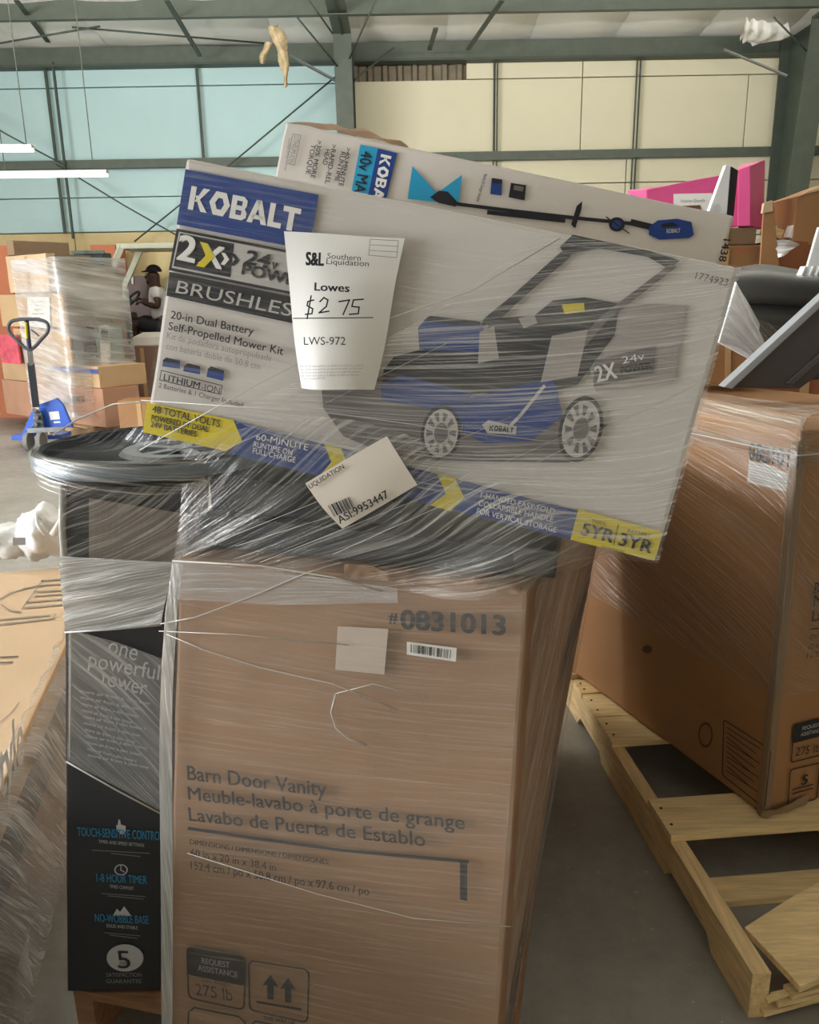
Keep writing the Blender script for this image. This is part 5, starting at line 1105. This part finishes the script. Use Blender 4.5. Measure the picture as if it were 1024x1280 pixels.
for dx in (.2, 1.1):
    for dy in (-.36, .42): child(cyl('wheel', (xl_+dx, FY+dy-.08+.06, .24), (xl_+dx, FY+dy+.14, .24), .24, plain('tyre', rgb(40, 40, 42), rough=.8), 28, .03), fk)
child(bar('mast_rail', (xl_-.12, FY-.2, .1), (xl_-.12, FY-.2, 1.3), .08, .1, FD), fk); child(bar('mast_rail', (xl_-.12, FY+.4, .1), (xl_-.12, FY+.4, 1.3), .08, .1, FD), fk)

def skin(name, verts, edges, radii, mat, levels=2, root=0):
    me = bpy.data.meshes.new(name); me.from_pydata([tuple(v) for v in verts], edges, []); o = bpy.data.objects.new(name, me); COL.objects.link(o)
    md = o.modifiers.new('skin', 'SKIN'); 
    lay = me.skin_vertices[0] if len(me.skin_vertices) else None
    if lay is None:
        me.skin_vertices.new() if hasattr(me.skin_vertices, 'new') else None
        lay = me.skin_vertices[0]
    for i, r in enumerate(radii): lay.data[i].radius = (r, r) if not isinstance(r, tuple) else r; lay.data[i].use_root = (i == root)
    sd = o.modifiers.new('sub', 'SUBSURF'); sd.levels = levels; sd.render_levels = levels
    dg = bpy.context.evaluated_depsgraph_get(); m2 = bpy.data.meshes.new_from_object(o.evaluated_get(dg)); bpy.data.objects.remove(o)
    m2.materials.clear(); m2.materials.append(mat)
    for p in m2.polygons: p.use_smooth = True; p.material_index = 0
    o2 = bpy.data.objects.new(name, m2); COL.objects.link(o2); return o2
SKIN = plain('dark_skin', rgb(74, 52, 44), rough=.5, var=.08); SHIRT = plain('white_cotton', rgb(232, 228, 230), rough=.8, var=.03); SHORT = plain('black_cotton', rgb(38, 40, 44), rough=.85); CAPM = plain('black_cap', rgb(34, 32, 34), rough=.7)
PYy = FY+.08
def b3(x, y, d=0): return atY(x, y, PYy+d)
hip = b3(205, 406); chest = b3(199, 377); neck = b3(194, 359); head = b3(191.5, 348); crown = b3(192, 338)
shL, shR = b3(195, 364, -.19), b3(199, 364, .19); elL, elR = b3(198, 384, -.22), b3(200, 383, .2); haL, haR = b3(178, 378, -.12), b3(177, 374, .14)
kneL, kneR = b3(166, 404, -.17), b3(170, 399, .15); fooL, fooR = b3(165, 450, -.17), b3(175, 448, .15)
hpL, hpR = b3(203, 410, -.1), b3(205, 408, .1); toL, toR = b3(155, 455, -.18), b3(165, 453, .16)
vb = [hip, chest, neck, head, crown, shL, elL, haL, shR, elR, haR, hpL, kneL, fooL, hpR, kneR, fooR, toL, toR, (hip+chest)/2]
ed = [(0, 19), (19, 1), (1, 2), (2, 3), (3, 4), (1, 5), (5, 6), (6, 7), (1, 8), (8, 9), (9, 10), (0, 11), (11, 12), (12, 13), (0, 14), (14, 15), (15, 16), (13, 17), (16, 18)]
ra = [.13, .15, .065, .10, .085, .065, .048, .032, .065, .048, .032, .09, .065, .045, .09, .065, .045, .035, .035, .13]
body = skin('person', vb, ed, ra, SKIN); thing(body, 'seated person in white shirt, black shorts and dark cap on the forklift', 'person')
child(skin('shirt', [hip+uz*.06, (hip+chest)/2, chest, neck-uz*.03, shL, shL.lerp(elL, .6), shR, shR.lerp(elR, .6)], [(0, 1), (1, 2), (2, 3), (2, 4), (4, 5), (2, 6), (6, 7)], [.16, .16, .175, .085, .085, .075, .085, .075], SHIRT), body, 'white shirt')
child(skin('shorts', [hip+uz*.04, hip, hpL, hpL.lerp(kneL, .9), hpR, hpR.lerp(kneR, .9)], [(0, 1), (1, 2), (2, 3), (1, 4), (4, 5)], [.15, .16, .12, .10, .12, .10], SHORT), body, 'black shorts')
def lump(name, c, r, mat, cut=-1.0):
    bm = bmesh.new(); bmesh.ops.create_uvsphere(bm, u_segments=20, v_segments=12, radius=1)
    for v in bm.verts: v.co = V(c)+V((v.co.x*r[0], v.co.y*r[1], max(v.co.z, cut)*r[2]))
    return from_bm(name, bm, mat, True)
hc = (head+crown)/2
cap = child(lump('cap', hc+V((.01, 0, .035)), (.112, .098, .10), CAPM, .0), body, 'dark cap')
sub(hexa('cap_brim', [hc+V(q) for q in ((-.15, -.06, .03), (-.08, -.08, .035), (-.08, .08, .035), (-.15, .06, .03), (-.15, -.06, .04), (-.08, -.08, .055), (-.08, .08, .055), (-.15, .06, .04))], CAPM, .004), cap)
child(lump('nose', hc+V((-.105, 0, -.035)), (.025, .016, .025), SKIN), body); child(lump('beard', hc+V((-.05, 0, -.10)), (.055, .06, .05), CAPM), body)
for s_ in (-1, 1):
    child(lump('glasses_lens', hc+V((-.10, s_*.045, .0)), (.012, .032, .022), plain('lens_glint', rgb(190, 190, 186), rough=.1, spec=.8)), body); child(lump('ear', hc+V((.0, s_*.098, -.03)), (.025, .012, .035), SKIN), body)
    hnd = haL if s_ < 0 else haR
    for k in range(4): child(tube('finger', [hnd+V((-.01, (k-1.5)*.022, .0)), hnd+V((-.06, (k-1.5)*.022, .0)), hnd+V((-.085, (k-1.5)*.022, -.03))], [.011, .010, .008], SKIN, 7), body)
    child(tube('thumb', [hnd+V((0, s_*-.03, .01)), hnd+V((-.04, s_*-.055, .02))], [.012, .009], SKIN, 7), body)
    t_ = toL if s_ < 0 else toR
    child(lump('shoe', t_+V((.03, 0, 0)), (.14, .055, .055), BLACKP), body)
